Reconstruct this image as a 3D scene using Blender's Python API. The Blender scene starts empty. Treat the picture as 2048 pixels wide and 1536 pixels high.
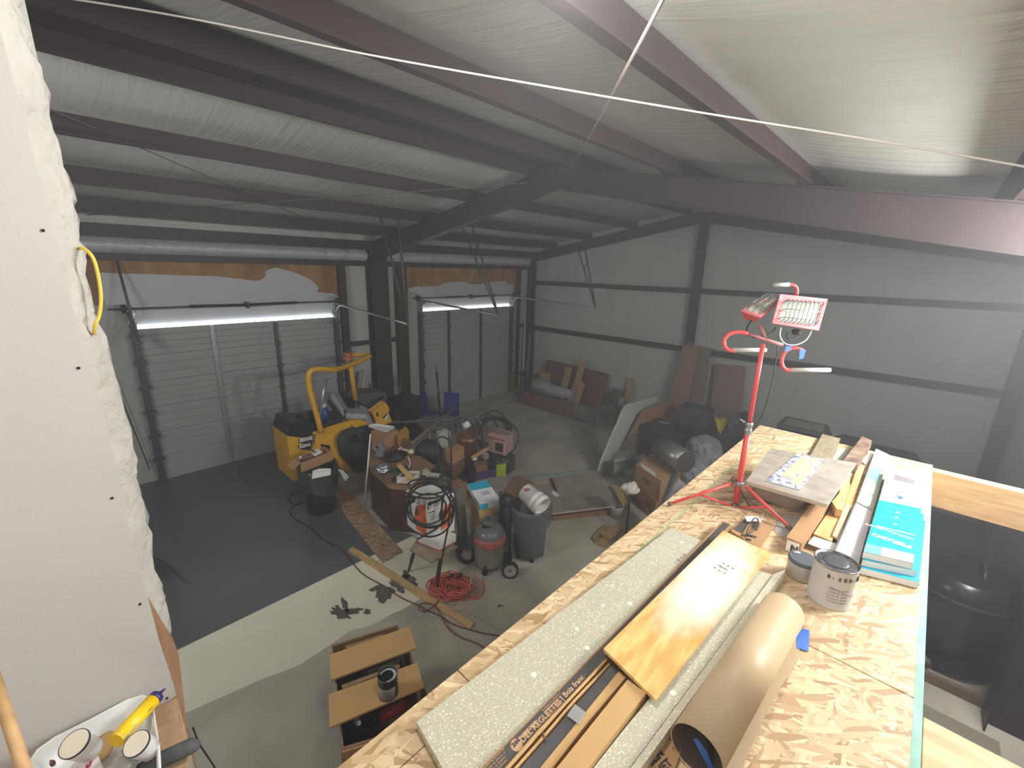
import bpy, bmesh, math, random
from mathutils import Vector, Matrix
from math import sin, cos, pi, radians
random.seed(7)
C = bpy.context.scene.collection
sc = bpy.context.scene
# ------------------------------------------------------------------ camera
W, HH, FPX = 2048, 1536, 874.44
PSI, TH, RO = 0.75489, -0.25822, 0.02502
CAMP = Vector((0, 0, 4.06))
FW = Vector((cos(TH)*cos(PSI), cos(TH)*sin(PSI), sin(TH)))
_r = FW.cross(Vector((0, 0, 1))).normalized(); _u = _r.cross(FW)
RI = cos(RO)*_r + sin(RO)*_u; UP = -sin(RO)*_r + cos(RO)*_u
cam = bpy.data.cameras.new('camera'); camo = bpy.data.objects.new('camera', cam); C.objects.link(camo)
cam.sensor_fit = 'HORIZONTAL'; cam.sensor_width = 36; cam.lens = FPX/W*36; cam.clip_start = .05; cam.clip_end = 200
m = Matrix.Identity(4)
for i in range(3):
    m[i][0] = RI[i]; m[i][1] = UP[i]; m[i][2] = -FW[i]; m[i][3] = CAMP[i]
camo.matrix_world = m
sc.camera = camo
sc.view_settings.view_transform = 'Standard'; sc.view_settings.look = 'None'
sc.view_settings.gamma = 1; sc.view_settings.use_curve_mapping = False
sc.view_settings.exposure = 0.52
# ------------------------------------------------------------------ world and lamps
wd = bpy.data.worlds.new('world'); sc.world = wd; wd.use_nodes = True
wd.node_tree.nodes['Background'].inputs[0].default_value = (.75, .85, 1, 1)
wd.node_tree.nodes['Background'].inputs[1].default_value = .6

def area(name, loc, target, size, sizey, power, col):
    l = bpy.data.lights.new(name, 'AREA'); l.shape = 'RECTANGLE'; l.size = size; l.size_y = sizey
    l.energy = power; l.color = col
    o = bpy.data.objects.new(name, l); C.objects.link(o); o.location = loc
    d = Vector(target) - Vector(loc); o.rotation_euler = d.to_track_quat('-Z', 'Y').to_euler()
    return o
def point(name, loc, power, col, r=.1):
    l = bpy.data.lights.new(name, 'POINT'); l.energy = power; l.color = col; l.shadow_soft_size = r
    o = bpy.data.objects.new(name, l); C.objects.link(o); o.location = loc
    return o
point('ceiling_lamp_beside_platform', (3.5, -1.1, 4.2), 150, (.97, .98, 1), .16)
point('fill_light_over_viewer', (1.0, .8, 4.78), 48, (1, .98, .95), .1)  # added fill above the frame, brightens hall floor and platform
point('fill_light_right_aisle', (5.0, -1.15, 4.15), 210, (.97, .98, 1), .16)  # added fill out of view, lifts the gable wall and right hall
point('fill_light_behind_viewer', (-1.0, .15, 4.15), 30, (1, .98, .96), .2)  # added fill behind the viewer for drywall and left platform edge
area('fill_light_behind_partition', (-1.6, 4.6, 4.2), (5.2, 6.4, 0), 1.4, .5, 65, (.98, .98, 1))  # added fill hidden by the partition, lifts doors and hall floor
point('fill_light_hall', (-2.2, 5.0, 2.6), 2, (.98, .98, 1), .3)  # weak added fill for the left hall, no real fixture

# ------------------------------------------------------------------ pixel -> place on a real plane
def A(px, py, x=None, y=None, z=None):
    d = FW + (px-1024)/FPX*RI - (py-768)/FPX*UP
    if z is not None: t = (z-CAMP.z)/d.z
    elif y is not None: t = y/d.y
    else: t = x/d.x
    return CAMP + d*t
def HT(b, py):
    lo, hi = 0.0, 6.0
    for _ in range(40):
        md = (lo+hi)/2; P = Vector((b[0], b[1], md)) - CAMP
        yy = 768 - FPX*P.dot(UP)/P.dot(FW)
        if yy > py: lo = md
        else: hi = md
    return lo
# ------------------------------------------------------------------ materials
def lin(c):
    return tuple((v/255/12.92 if v/255 <= .04045 else ((v/255+.055)/1.055)**2.4) for v in c) + (1,)
MATS = {}
def mat(name, col, rough=.6, metal=0, var=.12, vs=4, bump=0, bs=20, stretch=(1, 1, 1), spec=.5, col2=None, detail=4, alpha=1, rot=(0, 0, 0), emit=0, trans=0, lo=.35, hi=.65):
    if name in MATS: return MATS[name]
    m = bpy.data.materials.new(name); MATS[name] = m; m.use_nodes = True
    nt = m.node_tree; N = nt.nodes; L = nt.links; b = N['Principled BSDF']
    b.inputs['Roughness'].default_value = rough; b.inputs['Metallic'].default_value = metal
    b.inputs['Specular IOR Level'].default_value = spec
    b.inputs['Alpha'].default_value = alpha; b.inputs['Transmission Weight'].default_value = trans
    tc = N.new('ShaderNodeTexCoord'); mp = N.new('ShaderNodeMapping'); mp.inputs['Scale'].default_value = stretch
    mp.inputs['Rotation'].default_value = rot
    L.new(tc.outputs['Object'], mp.inputs['Vector'])
    c1 = lin(col); c2 = lin(col2) if col2 else tuple(v*(1-var) for v in c1[:3]) + (1,)
    n = N.new('ShaderNodeTexNoise'); n.inputs['Scale'].default_value = vs; n.inputs['Detail'].default_value = detail
    L.new(mp.outputs[0], n.inputs['Vector'])
    r = N.new('ShaderNodeValToRGB'); r.color_ramp.elements[0].position = lo; r.color_ramp.elements[1].position = hi
    r.color_ramp.elements[0].color = c2; r.color_ramp.elements[1].color = c1
    L.new(n.outputs['Fac'], r.inputs[0]); L.new(r.outputs[0], b.inputs['Base Color'])
    if emit:
        b.inputs['Emission Color'].default_value = c1; b.inputs['Emission Strength'].default_value = emit
    if bump:
        n2 = N.new('ShaderNodeTexNoise'); n2.inputs['Scale'].default_value = bs; n2.inputs['Detail'].default_value = 3
        L.new(mp.outputs[0], n2.inputs['Vector'])
        bp = N.new('ShaderNodeBump'); bp.inputs['Strength'].default_value = bump; bp.inputs['Distance'].default_value = .02
        L.new(n2.outputs['Fac'], bp.inputs['Height']); L.new(bp.outputs[0], b.inputs['Normal'])
    m['_r'] = r.name; m['_m'] = mp.name
    return m
def osb(name, cols, scale=1.0, rough=.55):
    m = bpy.data.materials.new(name); MATS[name] = m; m.use_nodes = True
    nt = m.node_tree; N = nt.nodes; L = nt.links; b = N['Principled BSDF']; b.inputs['Roughness'].default_value = rough
    tc = N.new('ShaderNodeTexCoord')
    nz = N.new('ShaderNodeTexNoise'); nz.inputs['Scale'].default_value = 5*scale
    L.new(tc.outputs['Object'], nz.inputs['Vector'])
    prev = None
    for k, (ang, st) in enumerate([(0.5, (11, 52, 11)), (1.9, (13, 60, 13)), (-.75, (10, 54, 10)), (2.75, (14, 66, 14)), (1.15, (12, 58, 12)), (-1.35, (13, 70, 13)), (0, (12, 62, 12)), (2.3, (11, 56, 11))]):
        mp = N.new('ShaderNodeMapping'); mp.inputs['Rotation'].default_value = (0, 0, ang); mp.vector_type = 'TEXTURE'; mp.inputs['Scale'].default_value = tuple(1/(s*scale) for s in st)
        mp.inputs['Location'].default_value = (k*3.7, k*1.3, .013)
        mx = N.new('ShaderNodeMix'); mx.data_type = 'RGBA'; mx.blend_type = 'ADD'; mx.inputs[0].default_value = .05
        L.new(tc.outputs['Object'], mx.inputs[6]); L.new(nz.outputs['Color'], mx.inputs[7]); L.new(mx.outputs[2], mp.inputs['Vector'])
        v = N.new('ShaderNodeTexVoronoi'); v.inputs['Scale'].default_value = 1.0; L.new(mp.outputs[0], v.inputs['Vector'])
        sp = N.new('ShaderNodeSeparateColor'); L.new(v.outputs['Color'], sp.inputs[0])
        r = N.new('ShaderNodeValToRGB'); e = r.color_ramp.elements
        e[0].position = 0; e[0].color = lin(cols[0]); e[1].position = 1; e[1].color = lin(cols[3])
        a = e.new(.35); a.color = lin(cols[1]); a = e.new(.7); a.color = lin(cols[2])
        L.new(sp.outputs[0], r.inputs[0])
        if prev is None: prev = r.outputs[0]
        else:
            gt = N.new('ShaderNodeMath'); gt.operation = 'GREATER_THAN'; gt.inputs[1].default_value = .62; L.new(sp.outputs[1], gt.inputs[0])
            mm = N.new('ShaderNodeMix'); mm.data_type = 'RGBA'; L.new(gt.outputs[0], mm.inputs[0]); L.new(prev, mm.inputs[6]); L.new(r.outputs[0], mm.inputs[7]); prev = mm.outputs[2]
    L.new(prev, b.inputs['Base Color'])
    bw = N.new('ShaderNodeRGBToBW'); L.new(prev, bw.inputs[0]); bp = N.new('ShaderNodeBump'); bp.inputs['Strength'].default_value = .25; bp.inputs['Distance'].default_value = .003
    L.new(bw.outputs[0], bp.inputs['Height']); L.new(bp.outputs[0], b.inputs['Normal'])
    return m
def speckle(name, base, rough=.4):
    m = mat(name, base, rough, var=.05, vs=3)
    nt = m.node_tree; N = nt.nodes; L = nt.links; b = N['Principled BSDF']; tc = [n for n in N if n.type == 'TEX_COORD'][0]
    prev = N[m['_r']].outputs[0]
    for sca, thr, c in ((160, .14, (236, 232, 215)), (210, .13, (150, 140, 118)), (90, .1, (225, 221, 200)), (22, .03, (240, 238, 224))):
        v = N.new('ShaderNodeTexVoronoi'); v.inputs['Scale'].default_value = sca; L.new(tc.outputs['Object'], v.inputs['Vector'])
        sp = N.new('ShaderNodeSeparateColor'); L.new(v.outputs['Color'], sp.inputs[0])
        lt = N.new('ShaderNodeMath'); lt.operation = 'LESS_THAN'; lt.inputs[1].default_value = .3 if sca > 50 else thr*2.2
        l2 = N.new('ShaderNodeMath'); l2.operation = 'LESS_THAN'; l2.inputs[1].default_value = .33 if sca > 50 else .22
        L.new(sp.outputs[0], lt.inputs[0]); L.new(v.outputs['Distance'], l2.inputs[0])
        mu = N.new('ShaderNodeMath'); mu.operation = 'MULTIPLY'; L.new(lt.outputs[0], mu.inputs[0]); L.new(l2.outputs[0], mu.inputs[1])
        mm = N.new('ShaderNodeMix'); mm.data_type = 'RGBA'; L.new(mu.outputs[0], mm.inputs[0]); L.new(prev, mm.inputs[6]); mm.inputs[7].default_value = lin(c); prev = mm.outputs[2]
    L.new(prev, b.inputs['Base Color'])
    return m
def wood(name, c1, c2, axis=0, rough=.6, sc_=6, long=.12):
    st = [1, 1, 1]; st[axis] = long
    return mat(name, c1, rough, col2=c2, vs=sc_, stretch=tuple(s*4 for s in st), bump=.08, bs=12, detail=6, lo=.3, hi=.7)
STEEL = mat('primer_steel', (50, 31, 29), .5, var=.25, vs=3, bump=.04)
VINYL_C = mat('vinyl_facing_roof', (184, 182, 174), .38, var=.06, vs=1.5)
VINYL_W = mat('vinyl_facing_wall', (188, 188, 180), .42, var=.06, vs=1.2, bump=.25, bs=1.3, stretch=(3, 3, .35))
CONC = mat('concrete', (186, 180, 164), .75, var=.3, vs=1.6, bump=.1, bs=60, detail=8)
CONCD = mat('concrete_bare_spot', (98, 93, 88), .8, var=.3, vs=9, bump=.2, bs=60)
CREAM = mat('cream_floor_coat', (226, 222, 198), .6, var=.08, vs=2, bump=.15, bs=14)
SLATE = mat('slate_floor_paint', (88, 92, 92), .28, var=.1, vs=.8)
DRY = mat('drywall', (184, 181, 177), .85, var=.03, vs=2, bump=.03, bs=150)
FIBER = mat('fiberglass', (182, 178, 170), .95, var=.14, vs=6, bump=.9, bs=22)
DOORM = mat('door_steel', (158, 163, 157), .45, var=.05, vs=2)
GALV = mat('galvanized', (170, 174, 172), .35, metal=.8, var=.15, vs=8)
DARKM = mat('dark_metal', (42, 42, 44), .45, metal=.4, var=.2, vs=9)
BLACK = mat('black_plastic', (22, 22, 24), .45, var=.2, vs=8)
BLACKG = mat('black_gloss', (16, 16, 18), .18, var=.1, vs=8)
WHITE = mat('white_plastic', (226, 226, 222), .5, var=.03)
PAPERW = mat('white_paper', (235, 234, 230), .7, var=.02)
CARD = mat('cardboard', (176, 134, 92), .8, var=.1, vs=5)
CARD2 = mat('cardboard_light', (205, 165, 112), .75, var=.07, vs=5)
CARDD = mat('cardboard_dark', (122, 88, 62), .8, var=.15, vs=6)
OSB1 = osb('osb', [(164, 130, 92), (202, 172, 132), (214, 188, 148), (230, 208, 172)])
OSB2 = osb('osb_dusty', [(120, 92, 62), (158, 128, 92), (176, 148, 110), (196, 172, 136)])
PLYH = mat('header_plywood', (176, 134, 80), .7, col2=(132, 94, 52), vs=1.6, stretch=(1.6, 1, .7), detail=5)
PINE = wood('pine_x', (226, 186, 126), (196, 150, 92), 0)
PINEY = wood('pine_y', (222, 190, 142), (188, 148, 98), 1)
PINEZ = wood('pine_z', (214, 180, 130), (180, 140, 90), 2)
STUDW = wood('stud_wood', (212, 178, 124), (184, 146, 94), 1)
HARDB = mat('hardboard', (112, 76, 54), .6, var=.15, vs=3)
MAHO = mat('mahogany', (66, 32, 24), .4, var=.3, vs=3, stretch=(1, 1, .3))
YEL = mat('machine_yellow', (226, 170, 30), .45, var=.15, vs=4)
REDP = mat('red_tube', (232, 78, 72), .35, var=.06, vs=5)
GREYF = mat('grey_seat_vinyl', (165, 165, 164), .55, var=.1, vs=6)
BLUE = mat('blue_plastic', (22, 34, 120), .4, var=.15)
TAPE = mat('blue_tape', (66, 120, 216), .6, var=.05)
TEAL = mat('teal_print', (20, 176, 204), .4, var=.03)
GREYB = mat('grey_barrel_plastic', (92, 96, 100), .45, var=.08, vs=5)
ORANGE = mat('orange_print', (232, 106, 32), .45, var=.1)
INK = mat('ink', (40, 40, 42), .6, var=.02)
INKL = mat('ink_light', (150, 152, 156), .6, var=.02)
SPK = speckle('solid_surface', (196, 193, 172))
STONE = mat('stone_board', (170, 160, 146), .5, col2=(146, 136, 124), vs=14, detail=8)
CLEAR = mat('clear_film', (190, 195, 200), .12, var=.02, alpha=.28, spec=.8)
TARP = mat('grey_cloth', (132, 128, 126), .8, var=.12, vs=5, bump=.5, bs=7)
RUBBER = mat('rubber', (34, 34, 34), .7, var=.1)
# ------------------------------------------------------------------ mesh builder
class MB:
    def __init__(s): s.v = []; s.f = []; s.m = []; s.sm = []
    def add(s, vs, fs, mi=0, smooth=False):
        o = len(s.v); s.v += [Vector(p) for p in vs]
        for f in fs: s.f.append([i+o for i in f]); s.m.append(mi); s.sm.append(smooth)
        return s
    def box(s, c, d, rz=0, mi=0, R=None, bev=0):
        c = Vector(c); hx, hy, hz = d[0]/2, d[1]/2, d[2]/2
        R = R or Matrix.Rotation(rz, 3, 'Z')
        if bev:
            b = min(bev, hx*.9, hy*.9, hz*.9); P = []
            for sx, sy, sz in [(a, b2, c2) for a in (-1, 1) for b2 in (-1, 1) for c2 in (-1, 1)]:
                P += [Vector((sx*(hx-b), sy*(hy-b), sz*hz)), Vector((sx*(hx-b), sy*hy, sz*(hz-b))), Vector((sx*hx, sy*(hy-b), sz*(hz-b)))]
            bm = bmesh.new()
            for p in P: bm.verts.new(p)
            r = bmesh.ops.convex_hull(bm, input=bm.verts[:]); bm.verts.index_update()
            bmesh.ops.dissolve_limit(bm, angle_limit=.01, verts=bm.verts[:], edges=bm.edges[:])
            bm.verts.index_update()
            s.add([c+R@v.co for v in bm.verts], [[v.index for v in f.verts] for f in bm.faces], mi); bm.free()
            return s
        P = [c+R@Vector((a*hx, b*hy, e*hz)) for a in (-1, 1) for b in (-1, 1) for e in (-1, 1)]
        return s.add(P, [(0, 1, 3, 2), (4, 6, 7, 5), (0, 4, 5, 1), (2, 3, 7, 6), (0, 2, 6, 4), (1, 5, 7, 3)], mi)
    def bx(s, x0, x1, y0, y1, z0, z1, mi=0, bev=0):
        return s.box(((x0+x1)/2, (y0+y1)/2, (z0+z1)/2), (abs(x1-x0), abs(y1-y0), abs(z1-z0)), 0, mi, None, bev)
    def prism(s, pts, ext, mi=0, mi_side=None):
        pts = [Vector(p) for p in pts]; ext = Vector(ext); n = len(pts)
        s.add(pts+[p+ext for p in pts], [list(range(n))[::-1], list(range(n, 2*n))], mi)
        s.add(pts+[p+ext for p in pts], [(i, (i+1) % n, n+(i+1) % n, n+i) for i in range(n)], mi if mi_side is None else mi_side)
        return s
    def tube(s, pts, r, n=8, mi=0, caps=True, closed=False):
        pts = [Vector(p) for p in pts]; rs = r if isinstance(r, (list, tuple)) else [r]*len(pts)
        k = len(pts); V = []; prev = None
        for i, p in enumerate(pts):
            if closed: t = pts[(i+1) % k]-pts[i-1]
            else: t = pts[min(i+1, k-1)]-pts[max(i-1, 0)]
            t = t.normalized() if t.length > 1e-9 else Vector((0, 0, 1))
            if prev is None:
                a = Vector((0, 0, 1)) if abs(t.z) < .9 else Vector((1, 0, 0)); u = t.cross(a).normalized()
            else: u = (prev-t*prev.dot(t)).normalized()
            prev = u; w = t.cross(u)
            V += [p+(u*cos(2*pi*j/n)+w*sin(2*pi*j/n))*rs[i] for j in range(n)]
        F = [(i*n+j, i*n+(j+1) % n, ((i+1) % k)*n+(j+1) % n, ((i+1) % k)*n+j) for i in range(k if closed else k-1) for j in range(n)]
        s.add(V, F, mi, True)
        if caps and not closed: s.add(V[:n], [list(range(n))[::-1]], mi); s.add(V[-n:], [list(range(n))], mi)
        return s
    def lathe(s, prof, c, axis=(0, 0, 1), n=24, mi=0, mis=None, sx=1, sy=1, rz=0):
        c = Vector(c); ax = Vector(axis).normalized(); a = Vector((1, 0, 0)) if abs(ax.x) < .9 else Vector((0, 1, 0))
        u = (a-ax*a.dot(ax)).normalized(); w = ax.cross(u)
        V = [c+ax*h+(u*cos(2*pi*j/n)*sx+w*sin(2*pi*j/n)*sy)*max(r, 1e-4) for r, h in prof for j in range(n)]
        for i in range(len(prof)-1):
            s.add([V[i*n+j] for j in range(n)]+[V[(i+1)*n+j] for j in range(n)], [(j, (j+1) % n, n+(j+1) % n, n+j) for j in range(n)], mis[i] if mis else mi, abs(prof[i][0]-prof[i+1][0]) < abs(prof[i][1]-prof[i+1][1])*3)
        return s
    def grid(s, P, mi=0, smooth=True, closed=False):
        nr, nc = len(P), len(P[0])
        return s.add([p for row in P for p in row], [(i*nc+j, i*nc+(j+1) % nc, (i+1)*nc+(j+1) % nc, (i+1)*nc+j) for i in range(nr-1) for j in range(nc if closed else nc-1)], mi, smooth)
    def blob(s, c, d, seed=0, amp=.25, nu=18, nv=12, mi=0, rz=0, flat=0, freq=3):
        rnd = random.Random(seed); ph = [(rnd.uniform(0, 6.3), rnd.uniform(0, 6.3), rnd.randint(1, freq), rnd.randint(1, freq)) for _ in range(5)]
        P = []; R = Matrix.Rotation(rz, 3, 'Z')
        for i in range(nv+1):
            t = pi*i/nv; row = []
            for j in range(nu):
                a = 2*pi*j/nu
                k = 1+amp*sum(sin(q[2]*a+q[0])*sin(q[3]*t+q[1]) for q in ph)/2.2*sin(t)
                z = cos(t)*d[2]/2*k
                if flat: z = max(z, -d[2]/2*flat)
                row.append(Vector(c)+R@Vector((sin(t)*cos(a)*d[0]/2*k, sin(t)*sin(a)*d[1]/2*k, z)))
            P.append(row)
        return s.grid(P, mi, True, True)
    def build(s, name, mats, parent=None, **kw):
        if not isinstance(mats, (list, tuple)): mats = [mats]
        if parent is not None: o0 = Vector(parent['o'])
        else:
            xs = [p.x for p in s.v]; ys = [p.y for p in s.v]; zs = [p.z for p in s.v]
            o0 = Vector(((min(xs)+max(xs))/2, (min(ys)+max(ys))/2, min(zs)))
        me = bpy.data.meshes.new(name); me.from_pydata([p-o0 for p in s.v], [], s.f)
        for mt in mats: me.materials.append(mt)
        for i, p in enumerate(me.polygons): p.material_index = s.m[i]; p.use_smooth = s.sm[i]
        bm = bmesh.new(); bm.from_mesh(me); bmesh.ops.remove_doubles(bm, verts=bm.verts, dist=1e-5)
        bmesh.ops.recalc_face_normals(bm, faces=bm.faces); bm.to_mesh(me); bm.free()
        o = bpy.data.objects.new(name, me); C.objects.link(o)
        if parent is not None: o.parent = parent; o['o'] = tuple(o0)
        else: o.location = o0; o['o'] = tuple(o0)
        for k, v in kw.items(): o[k] = v
        return o
def tag(o, label, cat, group=None):
    o['label'] = label; o['category'] = cat
    if group: o['group'] = group
    return o
def thing(name, loc, label, cat, group=None):
    o = bpy.data.objects.new(name, None); C.objects.link(o); o.location = loc; o['o'] = tuple(loc); o.empty_display_size = .1
    return tag(o, label, cat, group)
def struct(o): o['kind'] = 'structure'; return o
def sroot(name, loc):
    o = bpy.data.objects.new(name, None); C.objects.link(o); o.location = loc; o['o'] = tuple(loc); return struct(o)
def text(name, s, org, xd, yd, size, mt, parent, ext=.0004, align='LEFT', bold=0):
    cu = bpy.data.curves.new(name, 'FONT'); cu.body = s; cu.size = size; cu.extrude = ext; cu.align_x = align; cu.offset = bold
    cu.resolution_u = 2
    t = bpy.data.objects.new(name+'_c', cu); C.objects.link(t)
    bpy.context.view_layer.update()
    me = bpy.data.meshes.new_from_object(t.evaluated_get(bpy.context.evaluated_depsgraph_get()))
    bpy.data.objects.remove(t); bpy.data.curves.remove(cu)
    xd = Vector(xd).normalized(); yd = Vector(yd); yd = (yd-xd*yd.dot(xd)).normalized(); zd = xd.cross(yd)
    o0 = Vector(parent['o']); org = Vector(org)
    for v in me.vertices: v.co = org-o0+xd*v.co.x+yd*v.co.y+zd*(v.co.z+.0008)
    me.materials.clear(); me.materials.append(mt); me.name = name
    o = bpy.data.objects.new(name, me); C.objects.link(o); o.parent = parent; o['o'] = tuple(o0)
    return o
def curve(pts, n=8):
    P = [Vector(p) for p in pts]; out = []
    for i in range(len(P)-1):
        a, b, c, d = P[max(i-1, 0)], P[i], P[i+1], P[min(i+2, len(P)-1)]
        for k in range(n):
            t = k/n; out.append(.5*((2*b)+(c-a)*t+(2*a-5*b+4*c-d)*t*t+(3*b-a-3*c+d)*t**3))
    return out+[P[-1]]
X, Y, Z = Vector((1, 0, 0)), Vector((0, 1, 0)), Vector((0, 0, 1))
# ================================================================== STRUCTURE
YD, XG, YR, RY, SL = 10.1, 11.64, -1.42, 4.435, .177
XB = -5.0
def roofz(y, top=5.52): return top-SL*abs(y-RY)
# floor with its coats (one slab; coats are a millimetre thick)
fl = MB(); fl.bx(XB-.2, XG+.2, YR-.2, YD+.2, -.15, 0, 0)
def flat(pxs, z, mi, th=.0015):
    fl.prism([A(px, py, z=0)+Z*z if not isinstance(px, Vector) else px for px, py in pxs], (0, 0, th), mi)
rnd = random.Random(3)
edge = [Vector((3.35, 5.17, 0)), Vector((3.12, 5.8, 0)), Vector((3.1, 6.6, 0)), Vector((3.2, 8.0, 0)), Vector((3.3, 10.05, 0)), Vector((-4.9, 10.05, 0)), Vector((-4.9, 5.2, 0))]
fl.prism([p+Z*.0005 for p in edge], (0, 0, .0015), 1)
cr = [(-4.9, 4.3), (0.0, 4.33)] + [(A(px, py, z=0).x, A(px, py, z=0).y) for px, py in [(430, 1400), (520, 1360), (600, 1330), (660, 1290), (700, 1262), (745, 1250), (790, 1225), (800, 1222), (830, 1205), (866, 1180), (880, 1172), (905, 1150), (935, 1130), (960, 1125), (955, 1108), (900, 1095), (850, 1090)]] + [(3.3, 5.17), (-4.9, 5.17)]
fl.prism([Vector((x, y, .0005)) for x, y in cr], (0, 0, .0015), 2)
def spot(cx, cy, rx, ry, sd, ang):
    r2 = random.Random(sd); pts = []
    for i in range(26):
        a = 2*pi*i/26; k = r2.uniform(.62, 1.25)
        x, y = rx*cos(a)*k, ry*sin(a)*k
        pts.append(A(cx+x*cos(ang)-y*sin(ang), cy+x*sin(ang)+y*cos(ang), z=0)+Z*.0022)
    fl.prism(pts, (0, 0, .001), 3)
for s_ in [(681, 1226, 22, 12, 1, .3), (708, 1222, 16, 7, 2, -.2), (690, 1210, 20, 6, 8, 1.2), (735, 1224, 8, 6, 3, 0), (768, 1188, 22, 17, 4, .2), (795, 1170, 20, 9, 5, .7), (745, 1180, 8, 4, 9, 0), (820, 1160, 17, 9, 6, .6), (812, 1150, 8, 10, 7, 0), (1000, 1212, 7, 3, 12, 0)]: spot(*s_)
FL = fl.build('floor', [CONC, SLATE, CREAM, CONCD], kind='structure')
# sky-lit opening and wall behind the doors
wl = MB(); wl.bx(XB, XG+.2, YD, YD+.15, 0, 4.75); struct(wl.build('wall_left', VINYL_W))
wb = MB(); wb.prism([(XG, YR, 0), (XG, YD, 0), (XG, YD, roofz(YD)+.25), (XG, RY, 5.78), (XG, YR, roofz(YR)+.25)], (.15, 0, 0)); struct(wb.build('wall_back', VINYL_W))
wr = MB(); wr.bx(XB, XG+.2, YR-.15, YR, 0, 4.9); struct(wr.build('wall_right', VINYL_W))
w0 = MB(); w0.prism([(XB, YR, 0), (XB, YD, 0), (XB, YD, roofz(YD)+.25), (XB, RY, 5.78), (XB, YR, roofz(YR)+.25)], (-.15, 0, 0)); struct(w0.build('wall_front', DRY))
# vinyl faced insulation of the roof, sagging a little between purlins
PUR = [-.3, 1.17, 2.57, 4.1, 4.86, 6.32, 7.8, 9.1]
def sag(y):
    ys = sorted(PUR+[YR, YD])
    for a, b in zip(ys, ys[1:]):
        if a <= y <= b: return .05*sin(pi*(y-a)/(b-a))**.7 if b-a > 1 else 0
    return 0
VC = VINYL_C; nt = VC.node_tree; N = nt.nodes; L = nt.links   # wrinkles run across the purlins
tc = [n for n in N if n.type == 'TEX_COORD'][0]; b = N['Principled BSDF']
mp = N.new('ShaderNodeMapping'); mp.inputs['Scale'].default_value = (7, .55, 1); mp.inputs['Rotation'].default_value = (0, 0, .22)
L.new(tc.outputs['Object'], mp.inputs[0]); nn = N.new('ShaderNodeTexNoise'); nn.inputs['Scale'].default_value = 1.6; nn.inputs['Detail'].default_value = 4; nn.inputs['Distortion'].default_value = .6
L.new(mp.outputs[0], nn.inputs[0]); bp = N.new('ShaderNodeBump'); bp.inputs['Strength'].default_value = .65; bp.inputs['Distance'].default_value = .05
n3 = N.new('ShaderNodeTexNoise'); n3.inputs['Scale'].default_value = .8; L.new(tc.outputs['Object'], n3.inputs[0])
mu = N.new('ShaderNodeMath'); mu.operation = 'MULTIPLY'; L.new(nn.outputs[0], mu.inputs[0]); L.new(n3.outputs[0], mu.inputs[1])
L.new(mu.outputs[0], bp.inputs['Height']); L.new(bp.outputs[0], b.inputs['Normal'])
ce = MB(); P = []
ny = 90
for i in range(ny+1):
    y = YR+(YD-YR)*i/ny
    P.append([Vector((XB+(XG-XB)*j/40, y, roofz(y, 5.74)-sag(y))) for j in range(41)])
ce.grid(P); ce.grid([[p+Z*.12 for p in r] for r in P]); struct(ce.build('ceiling', VINYL_C))
# purlins: Z sections with lips
for y in PUR:
    z0 = roofz(y, 5.52); s = MB(); d = -1 if y < RY else -1
    prof = [(y+.0, z0+.2), (y+.0, z0+.004), (y-.065, z0+.004), (y-.065, z0+.022), (y-.069, z0+.022), (y-.069, z0), (y+.004, z0), (y+.004, z0+.196), (y+.065, z0+.196), (y+.065, z0+.2)]
    s.prism([(XB, a, b2) for a, b2 in prof], (XG-XB, 0, 0)); s.build('roof_purlin', STEEL, kind='structure')
MB().bx(XB, XG, 4.17, 4.80, 5.60, 5.612).build('ridge_shade_strip', STEEL, kind='structure')  # dark strip added in place of the shadow between the ridge purlins
# eave strut, header girt, girts and posts of the door wall
yb = 9.93
def A2(px, py): return A(px, py, y=10.0)
for nm, x0, x1, y0, y1, z0, z1 in [('eave_strut', XB, XG, 9.85, 10.05, 4.40, 4.60), ('wall_girt', XB, 5.46, 9.9, 10.02, 4.03, 4.15), ('wall_girt', 5.9, 11.4, 9.9, 10.02, 4.03, 4.15),
        ('wall_girt', 4.87, 5.46, 9.94, 10.04, 2.15, 2.25), ('wall_girt', 5.9, 6.21, 9.94, 10.04, 2.15, 2.25), ('wall_girt', 10.9, 11.4, 9.94, 10.04, 2.15, 2.25),
        ('door_post', 4.71, 4.86, 9.9, 10.08, 0, 4.03), ('door_post', 6.21, 6.49, 9.9, 10.08, 0, 4.03), ('door_post', 10.76, 10.86, 9.92, 10.08, 0, 4.03)]:
    MB().bx(x0, x1, y0, y1, z0, z1).build(nm, STEEL, kind='structure')
# gable wall girts, ridge column, end columns
for z0, z1 in ((2.03, 2.16), (3.55, 3.68)):
    for a, b2 in ((YR+.2, 4.32), (4.53, 9.95)):
        MB().bx(11.48, 11.62, a, b2, z0, z1).build('wall_girt', STEEL, kind='structure')
def ibeam(s, x0, x1, y0, y1, z0, z1, t=.012, web='y'):
    if web == 'y':   # flanges face +-y
        s.bx(x0, x1, y0, y0+t, z0, z1); s.bx(x0, x1, y1-t, y1, z0, z1); s.bx((x0+x1)/2-t/2, (x0+x1)/2+t/2, y0, y1, z0, z1)
    else:
        s.bx(x0, x0+t, y0, y1, z0, z1); s.bx(x1-t, x1, y0, y1, z0, z1); s.bx(x0, x1, (y0+y1)/2-t/2, (y0+y1)/2+t/2, z0, z1)
s = MB(); ibeam(s, 11.36, 11.48, 4.32, 4.53, 0, 5.24, web='x'); s.build('steel_column', STEEL, kind='structure')
s = MB(); ibeam(s, 11.34, 11.5, 9.85, 10.08, 0, 4.3, web='x'); s.build('steel_column', STEEL, kind='structure')
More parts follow.
